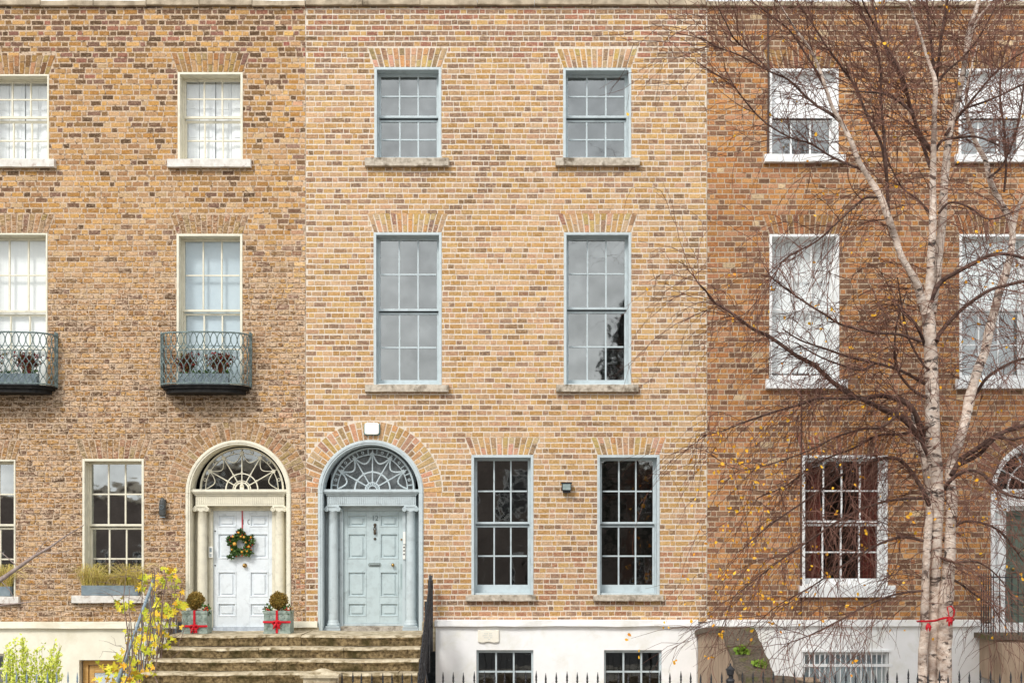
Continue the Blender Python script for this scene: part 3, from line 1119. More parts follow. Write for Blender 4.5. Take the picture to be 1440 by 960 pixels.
        mk.box(ix - .035, ix + .035, .265, .309, Z(784), Z(768))
        mk.box(ix - .02, ix + .02, .261, .265, Z(776), Z(770), 1)
        for i in range(3):
            mk.box(ix - .018, ix + .018, .261, .265, Z(779.3 + i * 1.6), Z(778.3 + i * 1.6), 1)
        mk.build('doorbell_panel', [M['plastic'], M['boxgrey']], sur, bevel=.003)
        mk = MB()
        mk.box(x0, x1, yf - .06, yf + .04, Z(891.5), z0 - .004)
        mk.box(x0 - .02, x1 + .02, yf - .09, yf - .061, Z(891.8), Z(888.5))
        mk.build('threshold', noisy('zinc', (176, 184, 192), (206, 212, 218), 8, .5, 0), sur, bevel=.004)
    else:
        mb.ball((cx - .4, yf - .05, Z(800)), .03)
        mb.build('door_knob', M['brass'], d, smooth=True)
    return sur


# ================================================================== HOUSES
GR = 'terraced brick houses side by side'
xb1, xb2 = X(430), X(994)
ZB = -0.95
hl = thing('terraced_house', 'brown brick house with cream windows, two iron balconies and a white panelled door', 'house', ((X(-90) + xb1) / 2, 0.2, ZB), GR)
hc = thing('terraced_house', 'pale yellow brick house with grey-blue windows and grey-blue arched door', 'house', ((xb1 + xb2) / 2, 0.2, ZB), GR)
hr = thing('terraced_house', 'orange-brown brick house with white windows behind the birch tree', 'house', ((xb2 + 11.2) / 2, 0.2, ZB), GR)
ZTOP = Z(10)
FL = 1.46   # landing surface
# openings
OL = [Open(X(-22), X(69), Z(226), Z(105)), Open(X(250), X(341.5), Z(226), Z(102)),
      Open(X(-27), X(67), Z(545), Z(328)), Open(X(248.5), X(341), Z(545), Z(329)),
      Open(X(-62), X(22), Z(838), Z(646)), Open(X(116), X(202.5), Z(837), Z(645)),
      Arch(X(335.3), 0.925, Z(692.5), FL)]
OC = [Open(X(526.5), X(620.5), Z(224), Z(95)), Open(X(792), X(887.5), Z(224), Z(96)),
      Open(X(525.5), X(621), Z(541), Z(327)), Open(X(793), X(887.5), Z(541), Z(327)),
      Open(X(663), X(750), Z(836), Z(639.5), lh=.31), Open(X(840), X(927.5), Z(836), Z(639.5), lh=.31),
      Arch(X(521.3), 0.925, Z(692.5), FL)]
OR = [Open(X(1082), X(1179), Z(221), Z(97)), Open(X(1348), X(1446), Z(221), Z(97)),
      Open(X(1082), X(1180), Z(534), Z(329.5)), Open(X(1349), X(1447), Z(534), Z(329.5)),
      Open(X(1128), X(1248), Z(823), Z(640)), Arch(X(1467), 0.925, Z(692.5), Z(888))]
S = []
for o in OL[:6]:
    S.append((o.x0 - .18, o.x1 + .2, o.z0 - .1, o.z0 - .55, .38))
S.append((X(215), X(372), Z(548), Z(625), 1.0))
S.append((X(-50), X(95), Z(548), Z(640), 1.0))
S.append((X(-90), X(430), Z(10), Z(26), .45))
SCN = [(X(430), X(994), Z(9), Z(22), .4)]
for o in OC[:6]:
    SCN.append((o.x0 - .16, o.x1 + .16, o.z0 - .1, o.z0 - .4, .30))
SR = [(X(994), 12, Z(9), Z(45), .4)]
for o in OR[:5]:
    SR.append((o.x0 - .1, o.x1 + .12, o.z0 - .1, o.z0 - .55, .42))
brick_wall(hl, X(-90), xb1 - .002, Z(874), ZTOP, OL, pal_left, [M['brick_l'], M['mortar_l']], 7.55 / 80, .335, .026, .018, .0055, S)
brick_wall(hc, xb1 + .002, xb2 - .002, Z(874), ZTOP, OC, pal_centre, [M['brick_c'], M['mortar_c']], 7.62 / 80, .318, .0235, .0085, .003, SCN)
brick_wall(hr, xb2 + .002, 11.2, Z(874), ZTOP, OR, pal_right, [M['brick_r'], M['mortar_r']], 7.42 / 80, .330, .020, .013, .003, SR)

# roofs and copings
for (h, a, b, pt, pbm, j) in ((hl, X(-90), xb1 - .003, 2.5, 10, 0), (hc, xb1 + .003, xb2 - .02, 1.5, 9.5, 1), (hr, xb2 - .014, 11.2, 4, 11, 2)):
    mb = MB()
    n = int((b - a) / .9)
    for i in range(n):
        u0, u1 = a + (b - a) * i / n, a + (b - a) * (i + 1) / n
        k = random.uniform(-.008, .008)
        rough_block(mb, u0 + .003, u1 - .003, -.07, .34, Z(pbm) + k, Z(pt) + k, .012, 5)
    mb.build('coping', M['coping'], h, bevel=.01)
    mb = MB()
    zt = Z(12)
    mb.prism_x([(.38, zt - .3), (3.6, zt + 1.0), (6.8, zt - .3), (6.8, ZB), (6.6, ZB), (6.6, zt - .5), (3.6, zt + .8), (.38, zt - .5)], a, b)
    mb.build('roof', M['slate'], h)
# string of basement walls
def slab(mb, x0, x1, z0, z1, y, holes, depth, mat=0):
    xs = sorted(set([x0, x1] + [v for o in holes for v in (o[0], o[1]) if x0 < v < x1]))
    zs = sorted(set([z0, z1] + [v for o in holes for v in (o[2], o[3]) if z0 < v < z1]))
    for i in range(len(xs) - 1):
        for j in range(len(zs) - 1):
            cx, cz = (xs[i] + xs[i + 1]) / 2, (zs[j] + zs[j + 1]) / 2
            if any(o[0] < cx < o[1] and o[2] < cz < o[3] for o in holes): continue
            mb.face([(xs[i], y, zs[j]), (xs[i + 1], y, zs[j]), (xs[i + 1], y, zs[j + 1]), (xs[i], y, zs[j + 1])], mat)
    for o in holes:
        a, b, c, d = max(o[0], x0), min(o[1], x1), max(o[2], z0), min(o[3], z1)
        for p, q in (((a, c), (a, d)), ((a, d), (b, d)), ((b, d), (b, c)), ((b, c), (a, c))):
            mb.face([(p[0], y, p[1]), (q[0], y, q[1]), (q[0], y + depth, q[1]), (p[0], y + depth, p[1])], mat)
    for xx in (x0, x1):
        mb.face([(xx, y, z0), (xx, y + depth, z0), (xx, y + depth, z1), (xx, y, z1)], mat)
    mb.face([(x0, y, z1), (x1, y, z1), (x1, y + depth, z1), (x0, y + depth, z1)], mat)


def band(mb, x0, x1, pt, pb, y0=-.13, seed=None):
    rough_block(mb, x0, x1, y0, .0, Z(pb, -.1), Z(pt, -.1), .016, int((x1 - x0) * 3), seed=seed)


mb = MB(); slab(mb, X(-90), X(238), ZB, Z(878), -.06, [(X(113), X(204), ZB, Z(927)), (X(-60), X(8), -.2, Z(918))], .3)
band(mb, X(-90), X(250), 874, 883)
rough_block(mb, X(409), X(447), -.10, 0, Z(881), Z(873), .012, 8)
mb.build('basement_wall', M['render_c'], hl, bevel=.004)
mb = MB(); rough_block(mb, X(409), X(449), -.06, 0, Z(893), Z(881) - .003, .03, 12); mb.build('plinth', M['step'], hl)
mb = MB(); slab(mb, X(613), X(979), ZB, Z(876), -.07, [(X(670), X(750), .1, Z(913)), (X(849), X(930), .1, Z(913))], .3)
band(mb, X(612), X(980), 871, 880, -.15)
mb.build('basement_wall', M['render_w'], hc, bevel=.004)
mb = MB(); slab(mb, X(980), 11.2, ZB, Z(876), -.05, [(X(1128), X(1249), .1, Z(915))], .3)
band(mb, X(994), 8.19, 871, 880, -.12)
mb.build('basement_wall', M['render_w'], hr, bevel=.004)
# brick below the arch door jamb, right of door 12
mb = MB(); rough_block(mb, X(594), X(613), -.05, .05, 1.2, Z(873), .02, 6); mb.build('plinth', M['step'], hc)

# windows ---- left house
cw = M['cream']
window(hl, -22, 69, 105, 226, cw, meet=166, sill=(-34, 79, 226, 237), sillmat=M['stone_w'], cover=('shutter', M['shutter']), glass=M['glass3'], lining=.03)
window(hl, 250, 341.5, 102, 226, cw, meet=166, sill=(237, 354, 226, 237), sillmat=M['stone_w'], cover=('shutter', M['shutter']), glass=M['glass3'], lining=.04)
window(hl, -27, 67, 328, 545, cw, meet=438, cover=('blind', M['blind_w']), glass=M['glass3'], lining=.03)
window(hl, 248.5, 341, 329, 545, cw, meet=437, cover=('blind', M['blind_b']), glass=M['glass3'], lining=.04)
window(hl, -62, 22, 646, 838, cw, meet=738, sill=(-70, 29, 838, 848), sillmat=M['stone_w'], glass=M['glass4'], lining=.03)
window(hl, 116, 202.5, 645, 837, cw, meet=738, sill=(103, 213, 837, 847), sillmat=M['stone_w'], glass=M['glass4'], lining=.04)
# centre
bw = M['blue']
window(hc, 526.5, 620.5, 95, 224, bw, meet=165, sill=(514, 631, 224, 235.5))
window(hc, 792, 887.5, 96, 224, bw, meet=165, sill=(781, 899, 224, 235))
window(hc, 525.5, 621, 327, 541, bw, meet=436, sill=(514, 631, 541.5, 551.5))
window(hc, 793, 887.5, 327, 541, bw, meet=434, sill=(782, 897, 541.5, 551.5))
window(hc, 663, 750, 639.5, 836, bw, meet=735, bottom=.14, sill=(655, 753, 836, 844.5), glass=M['glass2'])
window(hc, 840, 927.5, 639.5, 836, bw, meet=735, bottom=.14, sill=(834, 932, 836, 844.5), glass=M['glass2'])
# right
ww = M['white']
window(hr, 1082, 1179, 97, 221, ww, meet=165, sill=(1074, 1187, 219, 230), sillmat=M['white'], cover=('front_half', M['blind_w'], 166), rows=(2, 1), glass=M['glass2'])
window(hr, 1348, 1446, 97, 221, ww, meet=165, sill=(1342, 1452, 219, 230), sillmat=M['white'], cover=('front_half', M['blind_w'], 166), rows=(2, 1), glass=M['glass2'])
window(hr, 1082, 1180, 329.5, 534, ww, meet=436, sill=(1076, 1190, 534, 547), sillmat=M['white'], cover=('half', M['blind_w'], 523), rows=(2, 2), glass=M['glass3'])
window(hr, 1349, 1447, 329.5, 534, ww, meet=436, sill=(1343, 1452, 534, 547), sillmat=M['white'], cover=('half', M['blind_w'], 436), rows=(2, 2), glass=M['glass2'])
window(hr, 1128, 1248, 640, 823, ww, cols=4, meet=733, sill=(1123, 1257, 823, 839), sillmat=M['white'], glass=M['glass3'], lining=.05, cover=('curtains', M['redcurtain'], .28))
# doorways
doorway(hl, 335.3, M['cream'], M['door_w'], '10', 'fan', FL)
doorway(hc, 521.3, M['blue'], M['door_b'], '12', 'web', FL)
doorway(hr, 1467, M['white'], M['door_g'], '', 'plain', Z(888))

# basement windows and door
for (h, a, b, m) in ((hc, 670, 750, bw), (hc, 849, 930, bw)):
    x0, x1, zt, zb = X(a), X(b), Z(913), .1
    mb = MB()
    mb.box(x0, x0 + .035, .0, .14, zb, zt); mb.box(x1 - .035, x1, .0, .14, zb, zt); mb.box(x0 + .035, x1 - .035, .0, .14, zt - .05, zt); mb.box(x0 + .035, x1 - .035, .0, .14, zb, zb + .06)
    w = mb.build('window', m, h, bevel=.004)
    mb = MB()
    for k in (1, 2):
        xx = x0 + .035 + (x1 - x0 - .07) * k / 3
        mb.box(xx - .015, xx + .015, .03, .07, zb + .06, zt - .05)
    for zz in (Z(944), Z(975)):
        mb.box(x0 + .035, x1 - .035, .034, .066, zz - .015, zz + .015)
    mb.build('sash', m, w)
    mb = MB(); pane_quads(mb, x0 + .03, x1 - .03, zb + .05, zt - .04, .05, 3, 3, .3); mb.build('pane', M['glass3'], w)
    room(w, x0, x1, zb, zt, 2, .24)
x0, x1, zt, zb = X(1128), X(1249), Z(915), .1
mb = MB()
mb.box(x0, x0 + .05, .02, .16, zb, zt); mb.box(x1 - .05, x1, .02, .16, zb, zt); mb.box(x0 + .05, x1 - .05, .02, .16, zt - .07, zt); mb.box(x0 + .05, x1 - .05, .02, .16, zb, zb + .06)
mb.box(x0 - .02, x1 + .02, -.085, -.051, zt - .01, zt + .03)
w = mb.build('window', ww, hr, bevel=.004)
mb = MB(); pane_quads(mb, x0 + .04, x1 - .04, zb + .05, zt - .06, .10, 4, 3, .3); mb.build('pane', M['glass'], w)
mb = MB(); folds(mb, x0, x1, zb, zt, .2, 12, .012); mb.build('curtain', M['blind_b'], w)
mb = MB()
for k in range(17):
    xx = x0 + .03 + (x1 - x0 - .06) * k / 16
    mb.tube([(xx, -.03, zb), (xx, -.03, zt - .02)], .011, 6)
for zz in (Z(934), Z(980)):
    mb.box(x0 - .06, x1 + .06, -.06, -.045, zz - .03, zz + .02)
mb.build('grille', ww, w)
room(w, x0, x1, zb, zt, 2, .25)
# basement door, left
mb = MB()
x0, x1, zt = X(113), X(204), Z(927)
mb.box(x0 + .02, x0 + .11, .08, .16, ZB, zt - .02); mb.box(x1 - .11, x1 - .02, .08, .16, ZB, zt - .02); mb.box(x0 + .11, x1 - .11, .08, .16, zt - .1, zt - .02)
mb.box(x0 + .12, x0 + .21, .11, .15, ZB, zt - .11); mb.box(x1 - .21, x1 - .12, .11, .15, ZB, zt - .11); mb.box(x0 + .21, x1 - .21, .11, .15, zt - .24, zt - .11); mb.box(x0 + .21, x1 - .21, .11, .15, ZB, ZB + .9)
d = mb.build('door', M['wood'], hl, bevel=.004)
mb = MB(); mb.box(x0 + .2, x1 - .2, .125, .135, ZB + .9, zt - .23); mb.build('pane', noisy('frosted_glass', (196, 208, 216), (214, 224, 230), 3, .2, 0), d)
mb = MB()
x0, x1, zt, zb = X(-60), X(8), Z(918), -.2
mb.box(x1 - .05, x1, .02, .14, zb, zt); mb.box(x0, x0 + .05, .02, .14, zb, zt); mb.box(x0 + .05, x1 - .05, .02, .14, zt - .05, zt); mb.box(x0 + .05, x1 - .05, .04, .1, Z(940) - .015, Z(940) + .015)
w = mb.build('window', cw, hl)
mb = MB(); mb.box(x0 + .05, x1 - .05, .08, .085, zb, zt - .05); mb.build('pane', M['glass'], w)
room(w, x0, x1, zb, zt, 2, .25)

# pipes and cables on the right house
mb = MB()
mb.tube([(X(1079.5), -.03, Z(14)), (X(1079.5), -.03, Z(60)), (X(1080.5), -.03, Z(120)), (X(1079), -.03, Z(228))], .018, 6)
mb.build('cable', noisy('brown_cable', (78, 62, 54), (92, 76, 66), 8, .7, 0), hr)
mb = MB()
mb.tube([(X(1126), -.025, Z(549)), (X(1126.5), -.03, Z(600)), (X(1125.5), -.025, Z(700)), (X(1126), -.03, Z(866))], .013, 6)
mb.build('cable', M['branch'], hr)

# ================================================================== BALCONIES
def balcony(house, pcx, zb, zt):
    cx = X(pcx)
    W, D, rc = .775, .47, .36
    path = []
    path.append((cx - W, 0.0))
    path.append((cx - W, -(D - rc)))
    for k in range(1, 7):
        a = PI + PI / 2 * k / 6
        path.append((cx - W + rc + rc * math.cos(a), -(D - rc) + rc * math.sin(a)))
    for k in range(1, 6):
        t = k / 6
        path.append((cx - W + rc + (2 * W - 2 * rc) * t, -D - .04 * math.sin(PI * t)))
    for k in range(0, 7):
        a = 1.5 * PI + PI / 2 * k / 6
        path.append((cx + W - rc + rc * math.cos(a), -(D - rc) + rc * math.sin(a)))
    path.append((cx + W, 0.0))
    cum = [0]
    for i in range(1, len(path)):
        cum.append(cum[-1] + math.dist(path[i], path[i - 1]))
    T = cum[-1]

    def at(s):
        s = min(max(s, 0), T)
        for i in range(1, len(cum)):
            if s <= cum[i] + 1e-9:
                t = (s - cum[i - 1]) / (cum[i] - cum[i - 1])
                return (path[i - 1][0] + (path[i][0] - path[i - 1][0]) * t, path[i - 1][1] + (path[i][1] - path[i - 1][1]) * t)
        return path[-1]
    mb = MB()
    poly = [(p[0], p[1]) for p in path]
    n = len(poly)
    for (e, za, zc) in ((1.0, zb - .02, zb), (.95, zb - .06, zb - .02), (.88, zb - .13, zb - .06)):
        vs = [(cx + (p[0] - cx) * e, p[1] * e, za) for p in poly] + [(cx + (p[0] - cx) * e, p[1] * e, zc) for p in poly]
        fs = [tuple(reversed(range(n))), tuple(range(n, 2 * n))] + [(i, (i + 1) % n, (i + 1) % n + n, i + n) for i in range(n)]
        mb.mesh(vs, fs)
    bal = mb.build('balcony', M['lead'], house)
    mb = MB()
    rl = [(*at(T * i / 60), zt) for i in range(61)]
    mb.tube(rl, .014, 6)
    mb.tube([(p[0], p[1], zb + .02) for p in rl], .013, 6)
    mb.tube([(p[0], p[1], zt - .235) for p in rl], .007, 5)
    N = 19
    u = T / N
    H = zt - zb - .02
    z0 = zb + .02
    for i in range(N):
        for sg in (-1, 1):
            pts = []
            for k in range(25):
                t = k / 24
                ss = (i + .5) * u + sg * .47 * u * math.copysign(abs(math.cos(t * PI * 3.5)) ** .75, math.cos(t * PI * 3.5))
                x, y = at(ss)
                pts.append((x, y, z0 + H * t))
            mb.tube(pts, .0085, 4, cap=False)
        for t in (1 / 7, 3 / 7, 5 / 7, 1.0):
            x, y = at((i + .5) * u)
            mb.ball((x, y, z0 + H * t), .018, 6)
        x, y = at(i * u)
        for t in (2 / 7, 4 / 7, 6 / 7):
            mb.ball((x, y, z0 + H * t), .012, 6)
    for sx in (-W, W):
        for yy in (-.02, -.11):
            mb.tube([(cx + sx, yy, zb), (cx + sx, yy, zt + .03)], .016, 6)
            mb.ball((cx + sx, yy, zt + .045), .022, 6)
    mb.build('balcony_railing', M['iron_g'], bal)
    mb = MB()
    za, zc = zb + .02, zt - .24
    mb.box(cx - .5, cx + .5, -.05, -.035, zc - .008, zc + .008)
    for i in range(9):
        for sg in (-1, 1):
            pts = [(cx - .47 + .94 * (i + .5) / 9 + sg * .05 * math.cos(k / 12 * PI * 3), -.042, za + (zc - za) * k / 12) for k in range(13)]
            mb.tube(pts, .006, 4, cap=False)
    mb.build('window_guard', M['iron_g'], bal)
    return bal


for pc, xa, xb_ in ((291.5, 250, 325), (19, -30, 54)):
    balcony(hl, pc, Z(542, -.3), Z(468, -.4))

# ================================================================== SMALL THINGS
def plant_box(name, label, cat, x0, x1, y0, y1, z0, z1, mat, plantf, group=None):
    t = thing(name, label, cat, ((x0 + x1) / 2, (y0 + y1) / 2, z0), group)
    mb = MB()
    th = .015
    mb.box(x0, x1, y0, y0 + th, z0, z1); mb.box(x0, x1, y1 - th, y1, z0, z1)
    mb.box(x0, x0 + th, y0 + th, y1 - th, z0, z1); mb.box(x1 - th, x1, y0 + th, y1 - th, z0, z1)
    mb.box(x0 + th, x1 - th, y0 + th, y1 - th, z0, z0 + th)
    mb.build('box', mat, t, bevel=.004)
    mb = MB(); mb.box(x0 + th, x1 - th, y0 + th, y1 - th, z0 + th, z1 - .02); mb.build('soil', M['soil'], t)
    plantf(t, x0, x1, (y0 + y1) / 2, z1)
    return t


def heather(t, x0, x1, y, z, side=None):
    cs = [x0 + (x1 - x0) * f for f in (.15, .82)] if side is None else side
    for c in cs:
        mb = MB()
        for k in range(90):
            a = random.gauss(0, .45)
            h = random.uniform(.16, .38)
            p = [(c + random.uniform(-.06, .06), y + random.uniform(-.03, .03), z - .02)]
            p.append((p[0][0] + a * h * .5, y + random.uniform(-.04, .04), z + h * .6))
            p.append((p[0][0] + a * h * 1.1, y + random.uniform(-.06, .06), z + h))
            mb.tube(p, [.004, .003, .001], 3, cap=False)
            for q in range(6):
                mb.leaf(Vector(p[1]).lerp(Vector(p[2]), random.random()), .045)
        mb.build('heather', M['heather'], t)
    mb = MB()
    for k in range(120):
        mb.leaf((random.uniform(x0, x1), y + random.uniform(-.05, .05), z + random.uniform(-.01, .05)), .05)
    mb.build('trailing_plant', M['leaf_g'], t)


def grasses(t, x0, x1, y, z):
    n = 7
    for i in range(n):
        c = x0 + (x1 - x0) * (i + .5) / n
        mb = MB()
        tall = i in (0, 1, 5, 6)
        for k in range(90):
            h = random.uniform(.14, .28) * (1.5 if tall else .85)
            a = random.gauss(0, .5)
            b = random.gauss(0, .35)
            p0 = Vector((c + random.uniform(-.06, .06), y + random.uniform(-.04, .04), z - .02))
            droop = .35 if tall else .1
            pts = [p0, p0 + Vector((a * h * .3, b * h * .3 - .01, h * .6)), p0 + Vector((a * h * .8, b * h * .7 - .03, h)),
                   p0 + Vector((a * h * 1.5, b * h - .08, h - droop * random.random() * h * 1.6))]
            mb.tube(pts, [.004, .0035, .0025, .0008], 3, cap=False)
        mb.build('grass_tuft', M['grass_d'], t)


gb = 'planted window boxes'
plant_box('window_box', 'slate-grey box of dry golden grasses on the whole sill left of the cream doorway', 'window box', X(116.5), X(196), -.09, .055, Z(836.5), Z(822.5), M['boxgrey'], grasses, gb)
plant_box('window_box', 'slate-grey grass-filled box on the ground-floor sill at the very left edge', 'window box', X(-58), X(17), -.09, .055, Z(837.5), Z(824), M['boxgrey'], grasses, gb)
bf = Z(542, -.3) + .001
plant_box('window_box', 'grey trough with red-brown heathers inside the balcony above the white door', 'window box', X(252, -.3), X(322, -.3), -.38, -.24, bf, bf + .2, M['boxgrey'], heather, gb)
plant_box('window_box', 'grey trough with brown heather inside the balcony cut by the left edge', 'window box', X(-30, -.3), X(54, -.3), -.38, -.24, bf, bf + .2, M['boxgrey'], heather, gb)

# alarm box
t = thing('alarm_box', 'white rounded alarm box with teal sides above the blue arched doorway', 'alarm', (X(523.5), -.05, Z(612)))
mb = MB()
pts = []
for k in range(24):
    a = 2 * PI * k / 24
    c, s_ = math.cos(a), math.sin(a)
    pts.append((X(523.5) + .128 * math.copysign(abs(c) ** .35, c), Z(603) + .105 * math.copysign(abs(s_) ** .35, s_)))
mb.prism(pts, -.085, -.03)
mb.build('cover', M['plastic'], t, bevel=.012)
mb = MB(); mb.prism([(X(523.5) + (p[0] - X(523.5)) * 1.12, Z(603.5) + (p[1] - Z(603)) * 1.02) for p in pts], -.03, .002); mb.build('backplate', M['teal'], t, bevel=.006)
# floodlight
t = thing('wall_light', 'small square black floodlight fixed between the two ground-floor windows', 'wall light', (X(796), -.1, Z(692)))
mb = MB()
mb.box(X(789.5), X(803), -.16, -.06, Z(690), Z(679.5)); mb.box(X(788.5), X(804), -.17, -.05, Z(680), Z(678.3)); mb.box(X(793), X(799), -.06, .002, Z(693), Z(683)); mb.box(X(791), X(801.5), -.13, -.06, Z(693), Z(690))
mb.build('housing', M['iron'], t, bevel=.004)
mb = MB(); mb.box(X(790.8), X(801.7), -.166, -.161, Z(689), Z(681)); mb.build('lens', noisy('grey_lens', (134, 150, 148), (156, 170, 168), 8, .2, 0), t)
# wall lamp left
t = thing('wall_light', 'slim dark grey bulkhead lamp on the brown brick beside the cream doorway', 'wall light', (X(230), -.06, Z(727)))
mb = MB()
xc, yc = X(230), -.07
mb.lathe(xc, yc, [(.04, Z(726)), (.058, Z(724)), (.062, Z(720)), (.06, Z(708)), (.05, Z(704)), (.03, Z(701)), (.012, Z(700))], 14)
mb.box(xc - .05, xc + .05, -.03, .002, Z(724), Z(702))
mb.build('housing', noisy('dark_grey_metal', (62, 64, 64), (90, 92, 90), 10, .4, 0), t, smooth=False)
mb = MB(); mb.lathe(xc, yc, [(.05, Z(727)), (.055, Z(727.5)), (.05, Z(726.5))], 12); mb.arc(xc, Z(713), .03, .036, yc - .066, yc - .058, 0, 360, 14); mb.build('lamp_ring', M['boxgrey'], t)
# plaque on basement wall
t = thing('wall_plaque', 'cream moulded plaque with faint lettering on the white basement wall', 'plaque', (X(687), -.09, Z(903)))
mb = MB()
px, pz = X(687), Z(893.5)
q = []
for k in range(13):
    q.append((px + .185 - .37 * k / 12, pz + .11 + .006 * math.cos(k)))
q2 = [(px - .185, pz - .1), (px - .1, pz - .118), (px - .03, pz - .1), (px + .03, pz - .1), (px + .1, pz - .118), (px + .185, pz - .1)]
mb.prism(q + q2, -.11, -.068)
mb.build('plate', noisy('cream_enamel', (234, 228, 210), (244, 240, 228), 4, .4, 0), t, bevel=.012)
fm = noisy('faint_ink', (206, 208, 200), (214, 214, 206), 4, .5, 0)
mb = MB()
for i, (w_, ln) in enumerate(((.07, .035), (.10, -.0), (.08, -.035), (.05, -.065))):
    n = int(w_ * 2 / .022)
    for k in range(n):
        if random.random() < .85:
            mb.box(px - w_ + k * .022, px - w_ + k * .022 + .015, -.1125, -.1101, pz + ln + .012 - .009, pz + ln + .012 + .009)
mb.build('lettering', fm, t)

# wreath on the white door
WX, WZ, WY = X(338.6, .3), Z(764.5, .3), .32
t = thing('wreath', 'star-shaped green holly wreath with dried oranges hung on the white door', 'wreath', (WX, WY, WZ - .28))
mb = MB()
def wr(a):   # outer radius of star at angle a
    return .205 + .045 * math.cos(5 * (a - PI / 2))
for k in range(2300):
    a = random.uniform(0, 2 * PI)
    r = random.uniform(.075, wr(a))
    p = (WX + r * math.cos(a), WY - random.uniform(0, .06), WZ + r * math.sin(a))
    d = Vector((math.cos(a + random.gauss(0, .8)), random.uniform(-1, .1), math.sin(a + random.gauss(0, .8))))
    mb.leaf(p, random.uniform(.03, .06), d, asp=.28)
for (ax, az) in ((-.2, -.22), (-.16, -.24), (.18, -.16), (0, .24), (.2, .14), (-.2, .12)):
    for k in range(22):
        mb.leaf((WX + ax + random.gauss(0, .015), WY - .03, WZ + az + random.gauss(0, .015)), .05, asp=.3)
mb.build('foliage', M['leaf_g'], t)
mb = MB()
for (ax, az, r) in ((-.1, 0, .035), (.07, .12, .026), (-.13, .13, .022), (.15, -.05, .024), (.03, -.14, .024), (-.03, .2, .022), (.1, .03, .02), (-.15, -.1, .02), (.19, .12, .018), (.01, .13, .02), (.12, -.13, .02)):
    mb = MB(); mb.ball((WX + ax, WY - .065, WZ + az), r, 10); mb.build('dried_orange', M['gold'], t, smooth=True)
mb = MB()
for k in range(26):
    a = random.uniform(0, 2 * PI); r = random.uniform(.1, .24)
    mb = MB(); mb.ball((WX + r * math.cos(a), WY - .06, WZ + r * math.sin(a)), .011, 6); mb.build('berry', M['berry'], t)
mb = MB(); mb.box(WX + .004, WX + .022, .355, .3575, WZ + .18, Z(717) - .002); mb.build('ribbon', M['redr'], t)

